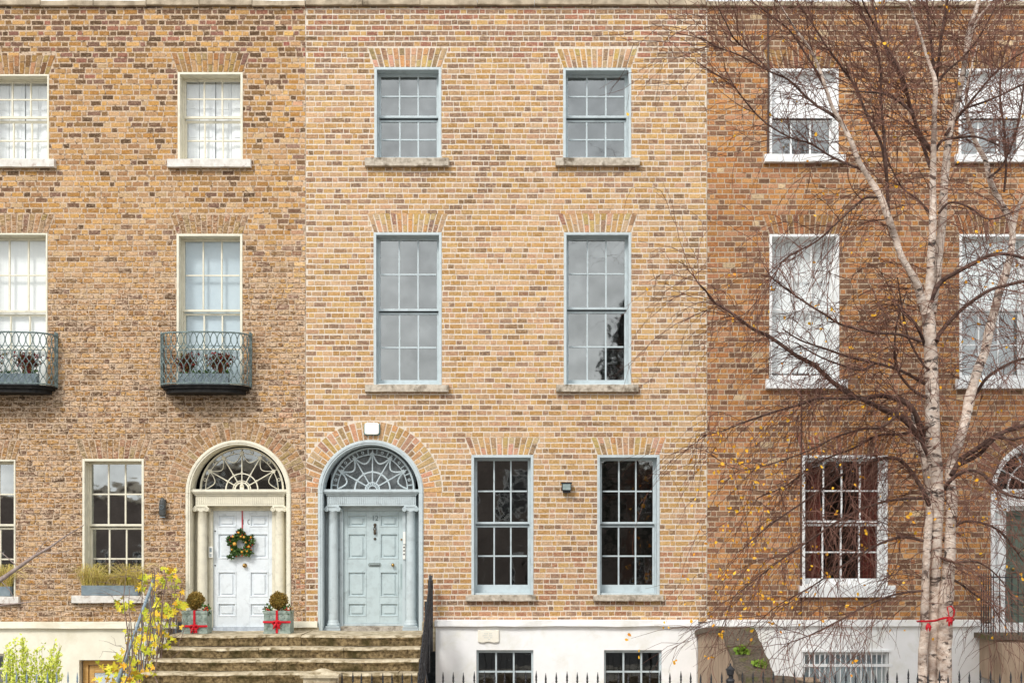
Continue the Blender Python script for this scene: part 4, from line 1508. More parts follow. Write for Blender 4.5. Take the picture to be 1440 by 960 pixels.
# planters
def planter(label, px0, px1, flip):
    y0, y1 = -.86, -.50
    x0, x1 = X(px0, y0), X(px1, y0)
    z0, z1 = 1.552, 1.552 + .38
    cx = (x0 + x1) / 2
    t = thing('planter', label, 'planter', (cx, (y0 + y1) / 2, z0), 'square planters with red ribbons beside the white door')
    mb = MB()
    th = .02
    mb.box(x0, x1, y0, y0 + th, z0, z1); mb.box(x0, x1, y1 - th, y1, z0, z1); mb.box(x0, x0 + th, y0 + th, y1 - th, z0, z1); mb.box(x1 - th, x1, y0 + th, y1 - th, z0, z1)
    mb.box(x0 - .008, x1 + .008, y0 - .012, y0 - .0005, z1 - .04, z1 + .008); mb.box(x0 - .008, x1 + .008, y0 - .012, y0 - .0005, z0 - .0, z0 + .035)
    # raised scroll pattern
    for i in range(2):
        for j in range(3):
            sx = x0 + (x1 - x0) * (.27 + .46 * i)
            sz = z0 + .09 + .1 * j
            mb.arc(sx, sz, .028, .036, y0 - .008, y0 - .0005, 20, 200 if j % 2 else 340, 12)
            mb.box(sx - .07, sx + .07, y0 - .006, y0 - .0005, sz + .045, sz + .052)
    mb.build('pot', M['pot'], t, bevel=.004)
    mb = MB(); mb.box(x0 + th, x1 - th, y0 + th, y1 - th, z0 + .3, z1 - .02); mb.build('soil', M['soil'], t)
    bc = Vector((cx - (.01 if flip else .03), (y0 + y1) / 2, z1 + .17))
    mb = MB()
    mb.ball(bc, .112, 14)
    for k in range(2200):
        d = Vector((random.gauss(0, 1), random.gauss(0, 1), random.gauss(0, 1))).normalized()
        r = .135 * random.uniform(.75, 1.08) * (1 + .22 * noise.noise(d * 2.2 + Vector((cx, 0, 0))))
        mb.leaf(bc + d * r, .026, d + Vector((random.gauss(0, .6), random.gauss(0, .6), random.gauss(0, .6))), asp=.4)
    mb.tube([(bc.x, bc.y, z1 - .03), (bc.x, bc.y, bc.z)], .012, 6)
    for k in range(26):
        d = Vector((random.gauss(0, 1), random.gauss(0, 1), random.gauss(0, 1))).normalized()
        mb.tube([(bc.x, bc.y, z1 - .02), bc + Vector((d.x, d.y, -abs(d.z))) * .1], .003, 3)
    mb.build('topiary_ball', M['leaf_b'], t)
    hs = [cx + .17] if not flip else [cx - .16, cx + .15]
    mb = MB(); mr = MB()
    for hx in hs:
        for k in range(70):
            p = (hx + random.gauss(0, .035), y0 + .08 + random.gauss(0, .03), z1 + random.uniform(-.05, .09))
            mb.leaf(p, .055, asp=.32)
        for k in range(8):
            mr = MB(); mr.ball((hx + random.gauss(0, .03), y0 + .04, z1 + random.uniform(.0, .07)), .012, 6); mr.build('berry', M['berry'], t)
    mb.build('holly', M['leaf_g'], t)
    mb = MB()
    rz = z0 + (.13 if not flip else .2)
    yy = y0 - .0135
    mb.box(cx - .019, cx + .019, yy - .004, yy, z0 + .01, z1 + .012)
    mb.box(x0 - .012, x1 + .012, yy - .008, yy - .0041, rz - .017, rz + .017)
    mb.box(cx - .013, cx + .013, yy, y1, z1 + .009, z1 + .013)
    for s_ in (-1, 1):     # bow loops and tails
        pts = []
        for k in range(11):
            a = 2 * PI * k / 10
            pts.append((cx + s_ * (.045 - .045 * math.cos(a)) * .75, yy - .02 - .012 * math.sin(a), rz - .015 + .03 * math.sin(a)))
        mb.tube(pts, .017, 5)
        mb.tube([(cx, yy - .02, rz - .01), (cx + s_ * .035, yy - .03, rz - .07), (cx + s_ * .05, yy - .025, rz - .115)], [.018, .022, .012], 5)
    mb.ball((cx, yy - .03, rz - .012), .022, 8)
    mb.build('ribbon', M['redr'], t)


planter('green-grey square planter left of the white door, with ribbon bow near its base', 256, 291, False)
planter('green-grey square planter right of the white door, with ribbon bow higher up', 371, 408, True)

# ================================================================== STEPS
st = thing('stone_steps', 'wide worn granite steps shared by the white and blue doors', 'steps', (-3.8, -2, -.1))
xl, xr = X(238, -1.2), -1.50
zc = 1.55
ys = -1.2
yb_ = -.0
nst = 9
for i in range(nst):
    z1 = 1.55 - .178 * i
    yf = -1.2 - .3 * i
    back = -.003 if i == 0 else yf + .36
    mb = MB()
    a0 = xl - .07 * min(i, 4)
    cuts = [a0]
    while cuts[-1] < xr - 2.4:
        cuts.append(cuts[-1] + random.uniform(1.3, 2.2))
    cuts.append(xr)
    for k in range(len(cuts) - 1):
        u0, u1 = cuts[k] + .004, cuts[k + 1] - .004
        n = int((u1 - u0) / .06)
        sd = random.uniform(0, 99)
        prof = [(yf + .03, z1 - .178), (yf + .012, z1 - .10), (yf - .012, z1 - .055), (yf - .02, z1 - .035), (yf - .004, z1 - .006), (yf + .03, z1), (back, z1 + (.0 if i else .0))]
        vs, fs = [], []
        dk = random.uniform(-.006, .006)
        for a in range(n + 1):
            x = u0 + (u1 - u0) * a / n
            for b, (yy, zz) in enumerate(prof):
                nn = noise.noise((x * 5 + sd, b * 1.7, i * 3.3)) * .016 + noise.noise((x * 19 + sd, b * 2.7, i * 3.3)) * .008
                wear = -.014 * math.exp(-((x - (X(335) if x < X(425) else X(521))) / .5) ** 2) if 3 <= b <= 6 else 0
                vs.append((x, yy + (nn if b < 6 else 0), zz + (nn * .5 if 2 <= b < 6 else 0) + wear + dk * (b > 0)))
        m_ = len(prof)
        for a in range(n):
            for b in range(m_ - 1):
                fs.append((a * m_ + b, (a + 1) * m_ + b, (a + 1) * m_ + b + 1, a * m_ + b + 1))
        base = len(mb.f)
        mb.mesh(vs, fs)
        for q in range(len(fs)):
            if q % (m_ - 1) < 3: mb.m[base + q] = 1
        for e, s_ in ((0, 1), (n, -1)):
            idx = [len(mb.v) - (n + 1) * m_ + e * m_ + b for b in range(m_)]
            mb.v += [(vs[e * m_][0], back, z1 - .178)]
            mb.f.append(tuple(idx + [len(mb.v) - 1])); mb.m.append(1); mb.c.append((1, 1, 1))
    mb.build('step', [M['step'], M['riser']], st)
mb = MB()
mb.prism_x([(-.01, -.1), (-3.6, -.1), (-1.15, 1.36), (-.01, 1.36)], xl - .02, xr - .01)
mb.build('side_wall', M['wall_br'], st)

# ground sheets
def sheet(name, x0, x1, y0, y1, z, mat, thick=0):
    mb = MB()
    if thick:
        mb.box(x0, x1, y0, y1, z - thick, z)
    else:
        mb.face([(x0, y0, z), (x1, y0, z), (x1, y1, z), (x0, y1, z)])
    o = mb.build(name, mat)
    o['kind'] = 'structure'
    return o


sheet('ground', -400, 400, -400, 400, ZB - .004, M['earth'])
sheet('area_paving', -14, 14, -4.9, 0, ZB, M['paving'])
sheet('pavement', -60, 60, -9.0, -4.95, 0.0, M['paving'], .9)
mb = MB(); mb.box(-5.95, -1.5, -4.949, -3.7, -.9, -.002); o = mb.build('path', M['paving']); o['kind'] = 'structure'
sheet('road', -60, 60, -17.5, -9.001, -.13, M['asphalt'], .7)
sheet('far_pavement', -60, 60, -30, -17.501, 0.0, M['paving'], .9)
mb = MB()
for k in range(20):
    mb.box(-50 + k * 5, -48 + k * 5, -13.3, -13.2, -.13 + .001, -.126)
o = mb.build('road_marking', M['white']); o['kind'] = 'structure'

# ================================================================== RAILINGS
YR = -5.2
def railing(label, px0, px1, mat, finials=(), tip=943.5, skip=()):
    x0, x1 = X(px0, YR), X(px1, YR)
    zt = Z(tip, YR)
    t = thing('iron_railing', label, 'railing', ((x0 + x1) / 2, YR, 0), 'spiked railings along the pavement')
    mb = MB(); mb.box(x0 - .05, x1 + .05, YR - .09, YR + .09, -.001, .18); mb.build('plinth', M['stone'], t, bevel=.01)
    mb = MB(); mb.box(x0, x1, YR - .018, YR + .018, zt - .19, zt - .175); mb.box(x0, x1, YR - .018, YR + .018, .28, .295); mb.build('rail', mat, t)
    n = int(round((x1 - x0) / .1395))
    proto = None
    for k in range(n + 1):
        xx = x0 + (x1 - x0) * k / n
        if proto is None:
            mb = MB()
            mb.tube([(xx, YR, .18), (xx, YR, zt - .14)], .0095, 6)
            mb.tube([(xx, YR, zt - .14), (xx, YR, zt - .125), (xx, YR, zt - .11), (xx, YR, zt - .08), (xx, YR, zt)], [.0095, .016, .011, .014, .0015], 6)
            o = proto = mb.build('picket', mat, t)
        else:
            o = proto.copy(); COL.objects.link(o); o.parent = t
            o.location = (xx - x0, random.gauss(0, .004), random.gauss(0, .004))
            o.rotation_euler = (0, random.gauss(0, .004), 0)
    for f in finials:
        xx = X(f, YR)
        zz = zt
        mb = MB()
        mb.lathe(xx, YR, [(.028, .18), (.028, zz - .17), (.05, zz - .16), (.062, zz - .12), (.05, zz - .10), (.024, zz - .085), (.024, zz - .06), (.044, zz - .04), (.052, zz - .005), (.052, zz + .01), (.062, zz + .02), (.062, zz + .035),
                         (.04, zz + .05), (.03, zz + .065), (.012, zz + .08), (.012, zz + .10), (.003, zz + .115)], 14)
        mb.build('finial_post', mat, t, smooth=False)
    return t


railing('blue-grey spiked railing in front of the lime shrub', -20, 109, M['iron_b'], tip=944)
railing('short black spiked railing in front of the granite steps', 481, 594, noisy('black_gloss_iron', (26, 26, 30), (44, 46, 50), 20, .4, 0), tip=945)
railing('long black spiked railing running past the white basement walls and birch', 623, 1436, M['iron'], finials=(1027,))

# gate pier cap in front of the steps
t = thing('gate_pier', 'rough granite pier with low pointed cap in front of the steps', 'pier', (X(448, -5.1), -5.1, 0))
mb = MB()
xa, xb_ = X(424, -5.3), X(474, -5.3)
rough_block(mb, xa + .02, xb_ - .02, -5.28, -4.96, 0, Z(950, -5.2), .02, 8); mb.build('pillar', M['step'], t)
mb = MB()
za, zp = Z(951.5, -5.2), Z(939, -5.2)
n = 10
xm = (xa + xb_) / 2
vs, fs = [], []
for i in range(n + 1):
    x = xa - .02 + (xb_ - xa + .04) * i / n
    f = 1 - abs(i / n - .55) * 2
    zt = za + .04 + max(0, f) * (zp - za - .04)
    vs += [(x, -5.32, za), (x, -5.32 + .01 * noise.noise((x * 9, 0, 0)), za + .035), (x, -5.14, zt), (x, -4.92, za + .04), (x, -4.92, za)]
for i in range(n):
    for k in range(5):
        k2 = (k + 1) % 5
        fs.append((i * 5 + k, i * 5 + 5 + k, i * 5 + 5 + k2, i * 5 + k2))
fs += [(0, 1, 2, 3, 4), tuple(n * 5 + 4 - k for k in range(5))]
mb.mesh(vs, fs)
mb.build('cap', M['step'], t)

# black stair railing right of the steps
t = thing('stair_railing', 'black iron railing down the right side of the granite steps', 'railing', (-1.42, -1.8, -.1))
def yz(s):   # s 0..1 from wall to foot
    return -.22 - 3.6 * s
def top(y): return 2.50 if y > -.35 else 2.50 + (y + .35) * .56
mb = MB()
mb.tube([(-1.405, -.2, 2.42), (-1.41, -.35, 2.40), (-1.42, -3.8, top(-3.8) - .10)], .024, 6)
mb.tube([(-1.405, -.2, 1.68), (-1.42, -.9, 1.66), (-1.42, -3.8, top(-3.8) - .82)], .018, 6)
mb.build('handrail', M['iron'], t)
n = 26
proto = None
for k in range(n):
    yy = -.25 - 3.5 * k / n
    if proto is None:
        mb = MB()
        mb.tube([(-1.41, yy, 1.56), (-1.41, yy, 2.42)], .012, 6)
        mb.tube([(-1.41, yy, 2.42), (-1.41, yy, 2.45), (-1.41, yy, 2.55)], [.012, .02, .002], 6)
        proto = mb.build('picket', M['iron'], t); continue
    o = proto.copy(); COL.objects.link(o); o.parent = t
    o.location = (-.012 * min(1, k / 8), yy + .25, min(0, (yy + .35) * .56))
mb = MB()
mb.box(-1.46, -1.375, -.28, -.20, 1.2, 2.44); mb.prism_x([(-.28, 2.44), (-.2, 2.44), (-.24, 2.52)], -1.45, -1.385)
mb.build('post', M['iron'], t)
mb = MB(); mb.box(-1.47, -1.385, -.95, -.87, .9, 2.1); mb.build('post', M['iron'], t)
mb = MB()
mb.tube([(-1.42, -1.9, 1.2), (-1.33, -2.0, .75), (-1.26, -2.1, .55)], .014, 6)
mb.build('bracket', M['iron'], t)

# ================================================================== DIVIDING WALL (brown render)
t = thing('garden_wall', 'brown rendered wall with mossy sloping coping between the white basements', 'wall', (3.5, -2.4, ZB))
xa, xb_ = X(979), X(979) + .43
pr = [(-.07, 1.56), (-1.2, 1.68), (-2.9, 1.79), (-4.35, 1.22)]
mb = MB()
mb.prism_x([(-.07, ZB), (-.07, 1.5)] + [(y, z - .06) for (y, z) in pr[1:]] + [(-4.35, ZB)], xa + .02, xb_ - .02)
mb.build('side_wall', M['wall_br'], t)
mb = MB()
def cop(mb, pts, xa, xb_, th, amp):
    n = 14
    dense = []
    for i in range(len(pts) - 1):
        for k in range(n):
            dense.append((pts[i][0] + (pts[i + 1][0] - pts[i][0]) * k / n, pts[i][1] + (pts[i + 1][1] - pts[i][1]) * k / n))
    dense.append(pts[-1])
    vs, fs = [], []
    for i, (y, z) in enumerate(dense):
        g = lambda k: amp * noise.noise((y * 6, k * 3.7, z * 4))
        vs += [(xa + g(0), y, z - th), (xa + g(1), y, z + g(2)), (xb_ + g(3), y, z + g(4)), (xb_ + g(5), y, z - th)]
    for i in range(len(dense) - 1):
        for k in range(4):
            k2 = (k + 1) % 4
            fs.append((i * 4 + k, i * 4 + 4 + k, i * 4 + 4 + k2, i * 4 + k2))
    fs += [(0, 1, 2, 3), tuple(len(vs) - 1 - k for k in range(4))]
    mb.mesh(vs, fs)
cop(mb, pr, xa - .04, xb_ + .03, .085, .02)
mb.build('coping', M['moss'], t)
mb = MB()
xe = X(1150, -4.4)
rough_block(mb, xa + .03, xe - .03, -4.62, -4.36, ZB, 1.18, .015, 14); mb.build('front_wall', M['wall_br'], t)
mb = MB()
vs, fs = [], []
n = 40
for i in range(n + 1):
    x = xa - .0 + (xe - xa) * i / n
    zt = 1.24 - .10 * (i / n) ** 1.5 + .02 * noise.noise((x * 5, 2, 0))
    g = lambda k: .03 * noise.noise((x * 6, k * 3.1, 5))
    vs += [(x, -4.70 + g(1), zt - .11 + g(2)), (x, -4.71 + g(3), zt - .01 + g(6) * .4), (x, -4.34 + g(4), zt), (x, -4.34, zt - .11)]
for i in range(n):
    for k in range(4):
        k2 = (k + 1) % 4
        fs.append((i * 4 + k, i * 4 + 4 + k, i * 4 + 4 + k2, i * 4 + k2))
fs += [(0, 1, 2, 3), tuple(len(vs) - 1 - k for k in range(4))]
mb.mesh(vs, fs)
mb.build('coping', M['moss'], t)
for (yy, zz, xx, nn, lb) in ((-3.7, 1.485, xa + .12, 110, 'bright green weed tuft higher up on the sloping mossy coping'), (-4.1, 1.33, xa + .30, 110, 'bright green weed tuft at the foot of the sloping mossy coping')):
    mb = MB()
    for k in range(nn):
        mb.leaf((xx + random.gauss(0, .035), yy + random.gauss(0, .035), zz + min(.05, abs(random.gauss(0, .02)))), .07)
    tag(center_origin(mb.build('weed', M['leaf_w'])), lb, 'weeds', 'weeds on the coping')

# landing of the right-hand house
t = thing('entrance_landing', 'mossy stone landing with brown rendered pier before the right-edge doorway', 'landing', (9.3, -.6, ZB))
mb = MB(); rough_block(mb, 8.10, 11.2, -.80, -.01, Z(895), Z(888), .02, 30); mb.build('slab', M['moss'], t)
mb = MB()
mb.box(8.19, 11.1, -.72, -.06, .75, Z(895) - .002); mb.build('side_wall', M['wall_br'], t, bevel=.01)
mb = MB(); rough_block(mb, 8.20, 8.62, -1.05, -.74, ZB, Z(896) - .02, .02, 8); rough_block(mb, 9.0, 11.0, -1.25, -.74, ZB, 1.2, .02, 20); mb.build('pier', M['wall_br'], t)
t = thing('landing_railing', 'black upright railing round the landing at the right edge', 'railing', (9.2, -.6, Z(888)))
mb = MB()
zl, zt = Z(888), Z(806)
mb.box(8.18, 10.8, -.72, -.70, zt - .06, zt - .04); mb.box(8.18, 8.2, -.70, -.02, zt - .06, zt - .04)
mb.build('rail', M['iron'], t)
proto = None
for k in range(24):
    if proto is None:
        mb = MB(); mb.tube([(8.19, -.71, zl), (8.19, -.71, zt - .03)], .010, 6); mb.tube([(8.19, -.71, zt - .03), (8.19, -.71, zt + .04)], [.014, .001], 6)
        proto = mb.build('picket', M['iron'], t); continue
    o = proto.copy(); COL.objects.link(o); o.parent = t
    if k < 6: o.location = (0, .11 * k, 0)
    else: o.location = (.105 * (k - 5), 0, 0)

# ================================================================== VINE + LEFT HANDRAIL
t = thing('handrail', 'pale blue-grey pipe handrail sloping beside the steps, wrapped in vine', 'handrail', (-6.3, -1.5, -.1))
A, B = P(217, 812, -.25), P(160, 972, -2.4)
mb = MB(); mb.tube([A, A.lerp(B, .5), B], .028, 8); mb.build('rail', M['iron_b'], t, smooth=True)
mb = MB()
for k in range(16):
    y = -.3 - .125 * k
    f = (y - A.y) / (B.y - A.y)
    p = A.lerp(B, f)
    p = Vector((p.x + .02, y, 0))
    zt = A.lerp(B, f).z - .02
    mb.tube([(p.x, y, zt - .95), (p.x, y, zt)], .009, 5)
for k in range(9):
    xx = X(206) + .11 * k
    mb.tube([(xx, -.12, 1.45), (xx, -.12, Z(868))], .009, 5)
mb.box(X(204), X(244), -.13, -.11, Z(870), Z(869))
mb.build('baluster', M['iron_b'], t)

vt = thing('climbing_vine', 'yellow-green autumn vine climbing the left handrail of the steps', 'vine', (P(190, 960, -2.0).x, -2.0, -.1))
stems = MB()
leaves = MB()
def palm(mb, p, size):
    """five-finger leaf"""
    n = Vector((random.gauss(0, .5), -1, random.gauss(0, .6))).normalized()
    u = n.cross(Vector((random.gauss(0, 1), random.gauss(0, 1), random.gauss(0, 1)))).normalized()
    w = n.cross(u)
    p = Vector(p)
    pts, fs = [p], []
    for k, a in enumerate((-1.9, -.95, 0, .95, 1.9)):
        L = size * (1, .95, 1.1, .95, 1)[k] * .55 * (1 - .12 * abs(a))
        d = u * math.cos(a) + w * math.sin(a)
        e = n.cross(d)
        i = len(pts)
        dr = n * random.uniform(-.1, .25) * L
        pts += [p + d * L * .5 + e * L * .24, p + d * L + dr, p + d * L * .5 - e * L * .24]
        fs.append((0, i, i + 1, i + 2))
    mb.mesh(pts, fs)
for k in range(34):
    s = random.random()
    y = -.3 - 2.0 * s
    px0 = 196 + 30 * (1 - s) + random.gauss(0, 14)
    path = [P(px0 - 5, 985, y)]
    pt = random.uniform(800, 900)
    m_ = 10
    for i in range(1, m_ + 1):
        f = i / m_
        px = px0 + 26 * f * (1 - s) + 10 * noise.noise((k, f * 3, 1)) + random.gauss(0, 1.5)
        path.append(P(px, 985 + (pt - 985) * f, y + .2 * noise.noise((k, f * 2, 9))))
    stems.tube(path, [.012 * (1 - .7 * i / m_) + .002 for i in range(m_ + 1)], 5)
for k in range(60):      # wandering thin shoots
    px, py = random.uniform(150, 250), random.uniform(800, 950)
    y = random.uniform(-1.8, -.3)
    a = random.uniform(-.3, PI * 1.2)
    pts = []
    for i in range(6):
        pts.append(P(px, py, y))
        px += 7 * math.cos(a); py -= 5 * math.sin(a); a += random.gauss(0, .35)
    stems.tube(pts, [.004, .004, .0035, .003, .002, .001], 4, cap=False)
clusters = [(238, 802, 7, 12), (215, 812, 10, 6), (246, 826, 8, 8), (257, 852, 6, 12), (222, 845, 16, 7), (180, 850, 10, 8), (192, 815, 12, 6), (200, 822, 8, 5),
            (235, 865, 12, 12), (205, 875, 12, 12), (212, 895, 14, 14), (190, 900, 12, 18), (202, 918, 16, 18), (230, 905, 12, 12), (180, 930, 14, 14), (155, 940, 10, 12), (188, 952, 16, 18),
            (205, 945, 12, 18), (175, 848, 8, 6), (232, 820, 12, 6), (247, 872, 8, 5), (150, 955, 10, 8), (220, 860, 12, 14)]
for (px, py, sg, n) in clusters:
    for k in range(n):
        qx, qy = random.gauss(px, sg * .8), random.gauss(py, sg * .6)
        if qx > 262 or qy < 795: continue
        f = min(1, max(0, (qy - 812) / 150))
        y = -.3 - 1.9 * f + random.gauss(0, .15)
        palm(leaves, P(qx, qy, min(-.12, y)), random.uniform(.10, .19))
stems.build('stem', noisy('vine_bark', (104, 86, 80), (144, 124, 112), 12, .9, .3), vt)
leaves.build('leaves', M['leaf_v'], vt)
# orange cluster over the window box
mb = MB()

# lime shrub
sh = thing('garden_shrub', 'lime-green feathery shrub behind the blue-grey railing at lower left', 'shrub', (P(45, 960, -3).x, -3.0, ZB))
st_, lv = MB(), MB()
tips = [(10, 905), (16, 898), (22, 915), (33, 893), (37, 910), (44, 920), (52, 905), (56, 930), (64, 925), (71, 910), (80, 900), (77, 925), (6, 930), (28, 930), (40, 940), (62, 945), (74, 945), (15, 945), (50, 950), (2, 950), (85, 950), (30, 900), (82, 912), (12, 915)]
for k in range(72):
    px1, top_ = tips[k % len(tips)]
    px1 += random.gauss(0, 2.5); top_ += abs(random.gauss(0, 9)) if k >= len(tips) else 0
    y = -3 + random.gauss(0, .2)
    b0 = Vector((P(44 + (px1 - 44) * .35, 960, -3).x, -3 + random.gauss(0, .08), ZB))
    b1 = P(px1, top_, y)
    mid = b0.lerp(b1, .6) + Vector((random.gauss(0, .03), 0, 0))
    st_.tube([b0, mid, b1], [.008, .005, .001], 4, cap=False)
    for i in range(95):
        f = random.uniform(.45, 1)
        p = mid.lerp(b1, (f - .6) / .4) if f > .6 else b0.lerp(mid, f / .6)
        sg = .035 * (1.15 - f)  + .008
        lv.leaf(p + Vector((random.gauss(0, sg), random.gauss(0, sg), random.gauss(0, .01))), random.uniform(.035, .07), Vector((random.gauss(0, .6), random.gauss(0, .6), random.uniform(.2, 1))), asp=.26)
st_.build('stem', M['branch'], sh)
lv.build('leaves', M['leaf_s'], sh)

# ================================================================== BIRCH
birch = thing('birch_tree', 'bare white-barked birch with several stems and a few yellow leaves', 'tree', (X(1318, -4.0), -4.0, ZB))
TY = -4.0
K = 80 * 22 / 18.0     # photo units per metre at the tree
def smooth_path(pts, n=4):
    out = []
    for i in range(len(pts) - 1):
        p0 = pts[max(0, i - 1)]; p1 = pts[i]; p2 = pts[i + 1]; p3 = pts[min(len(pts) - 1, i + 2)]
        for k in range(n):
            t = k / n
            out.append(tuple(.5 * ((2 * p1[j]) + (-p0[j] + p2[j]) * t + (2 * p0[j] - 5 * p1[j] + 4 * p2[j] - p3[j]) * t * t + (-p0[j] + 3 * p1[j] - 3 * p2[j] + p3[j]) * t ** 3) for j in range(len(p1))))
    out.append(pts[-1])
    return out
trunks = [
    # (px, py, halfwidth px, depth)
    [(1297, 1085, 9, -4.05), (1297, 960, 8, -4.05), (1300, 880, 7, -4.05), (1302, 800, 6.5, -4.05), (1306, 740, 6.5, -4.05), (1308, 690, 7, -4.0), (1306, 640, 8, -4.0)],
    [(1311, 1085, 8, -3.9), (1311, 960, 8, -3.9), (1313, 880, 8, -3.9), (1316, 800, 9, -3.95), (1317, 740, 10, -4), (1317, 690, 12, -4), (1313, 640, 12, -4), (1311, 580, 11.5, -4), (1310, 530, 11, -4), (1308, 480, 10.5, -4), (1304, 430, 10, -4)],
    [(1328, 1085, 13, -4.0), (1328, 960, 12, -4.0), (1329, 880, 12, -4), (1333, 810, 10.5, -4), (1337, 750, 9, -4.0), (1338, 700, 9, -4), (1336, 667, 8.5, -3.9), (1341, 640, 8, -3.8), (1350, 618, 8, -3.7), (1356, 598, 8, -3.6), (1361, 575, 8.5, -3.5), (1366, 550, 8.5, -3.4), (1376, 517, 8, -3.3), (1385, 494, 8, -3.2), (1391, 465, 8, -3.1), (1398, 438, 7.5, -3.0), (1404, 413, 7, -3), (1412, 388, 7, -2.9), (1419, 365, 6, -2.9), (1424, 335, 5.5, -2.8), (1420, 308, 5.5, -2.8), (1407, 285, 5.5, -2.8), (1398, 267, 5, -2.8), (1391, 250, 4.8, -2.8), (1386, 226, 4.5, -2.8), (1375, 205, 4, -2.8), (1366, 184, 3.6, -2.8), (1360, 160, 3.2, -2.8), (1359, 130, 2.4, -2.8), (1365, 100, 1.8, -2.8), (1376, 60, 1.2, -2.8)],
    [(1304, 432, 8, -4.05), (1308, 385, 6.5, -4.1), (1311, 330, 6, -4.2), (1312, 280, 5.5, -4.2), (1312, 240, 5, -4.2), (1313, 200, 4.5, -4.3), (1315, 150, 4, -4.3), (1315, 115, 4, -4.3), (1308, 93, 2.8, -4.3), (1298, 62, 2.4, -4.3), (1290, 38, 2.2, -4.3), (1283, 18, 1.8, -4.3), (1274, -8, 1.5, -4.3), (1262, -40, 1, -4.3)],
    [(1310, 440, 8, -3.95), (1318, 380, 7, -3.9), (1324, 320, 6.8, -3.9), (1328, 260, 6.5, -3.9), (1332, 215, 6, -3.9), (1337, 180, 5.5, -3.9), (1345, 148, 5, -3.9), (1352, 115, 4.6, -3.9), (1358, 80, 4.2, -3.9), (1363, 45, 4, -3.9), (1373, 12, 3.4, -3.9), (1380, -15, 3, -3.9), (1386, -50, 2, -3.9)],
    [(1360, 72, 2.8, -3.9), (1368, 45, 2.2, -3.9), (1377, 24, 1.8, -3.9), (1393, 5, 1.4, -3.9), (1410, -15, 1, -3.9)],
    [(1302, 440, 7.5, -4.1), (1292, 408, 7, -4.2), (1283, 388, 6, -4.3), (1268, 360, 5.5, -4.4), (1258, 332, 5.5, -4.4), (1250, 308, 5.5, -4.5), (1238, 277, 5.2, -4.5), (1223, 252, 4.8, -4.5), (1208, 227, 4.2, -4.6), (1198, 200, 3.8, -4.6), (1187, 178, 3.4, -4.6), (1173, 156, 3, -4.7), (1163, 130, 2.7, -4.7), (1155, 105, 2.4, -4.7), (1142, 73, 2.1, -4.7), (1120, 43, 1.6, -4.7), (1107, 23, 1.3, -4.7), (1092, 0, 1, -4.7), (1075, -25, .7, -4.7)],
    [(1313, 730, 4, -4.02), (1303, 672, 5.5, -4.05), (1298, 645, 5, -4.1), (1290, 620, 4, -4.15), (1284, 592, 2.6, -4.15), (1281, 574, 1.5, -4.15), (1278, 560, .6, -4.15)],
    [(1424, 325, 4.5, -2.8), (1432, 290, 3.4, -2.8), (1445, 272, 2.6, -2.8), (1465, 250, 1.6, -2.8)],
]
bark_paths = []
mb = MB()
for tr in trunks:
    pts = smooth_path(tr, 5)
    vs = [P(p[0], p[1], p[3]) for p in pts]
    bark_paths.append(vs)
    rr = []
    for i, p in enumerate(pts):
        r = p[2] / K * .86 * (1 + .10 * noise.noise((p[1] * .06, p[0] * .02, 3)))
        rr.append(max(.004, r))
    vs2 = [v + Vector((noise.noise((v.z * 3, v.x, 0)), noise.noise((v.z * 3, 9, v.x)), 0)) * .012 for v in vs]
    mb.tube(vs2, rr, 12)
mb.build('trunk', M['bark'], birch, smooth=True)

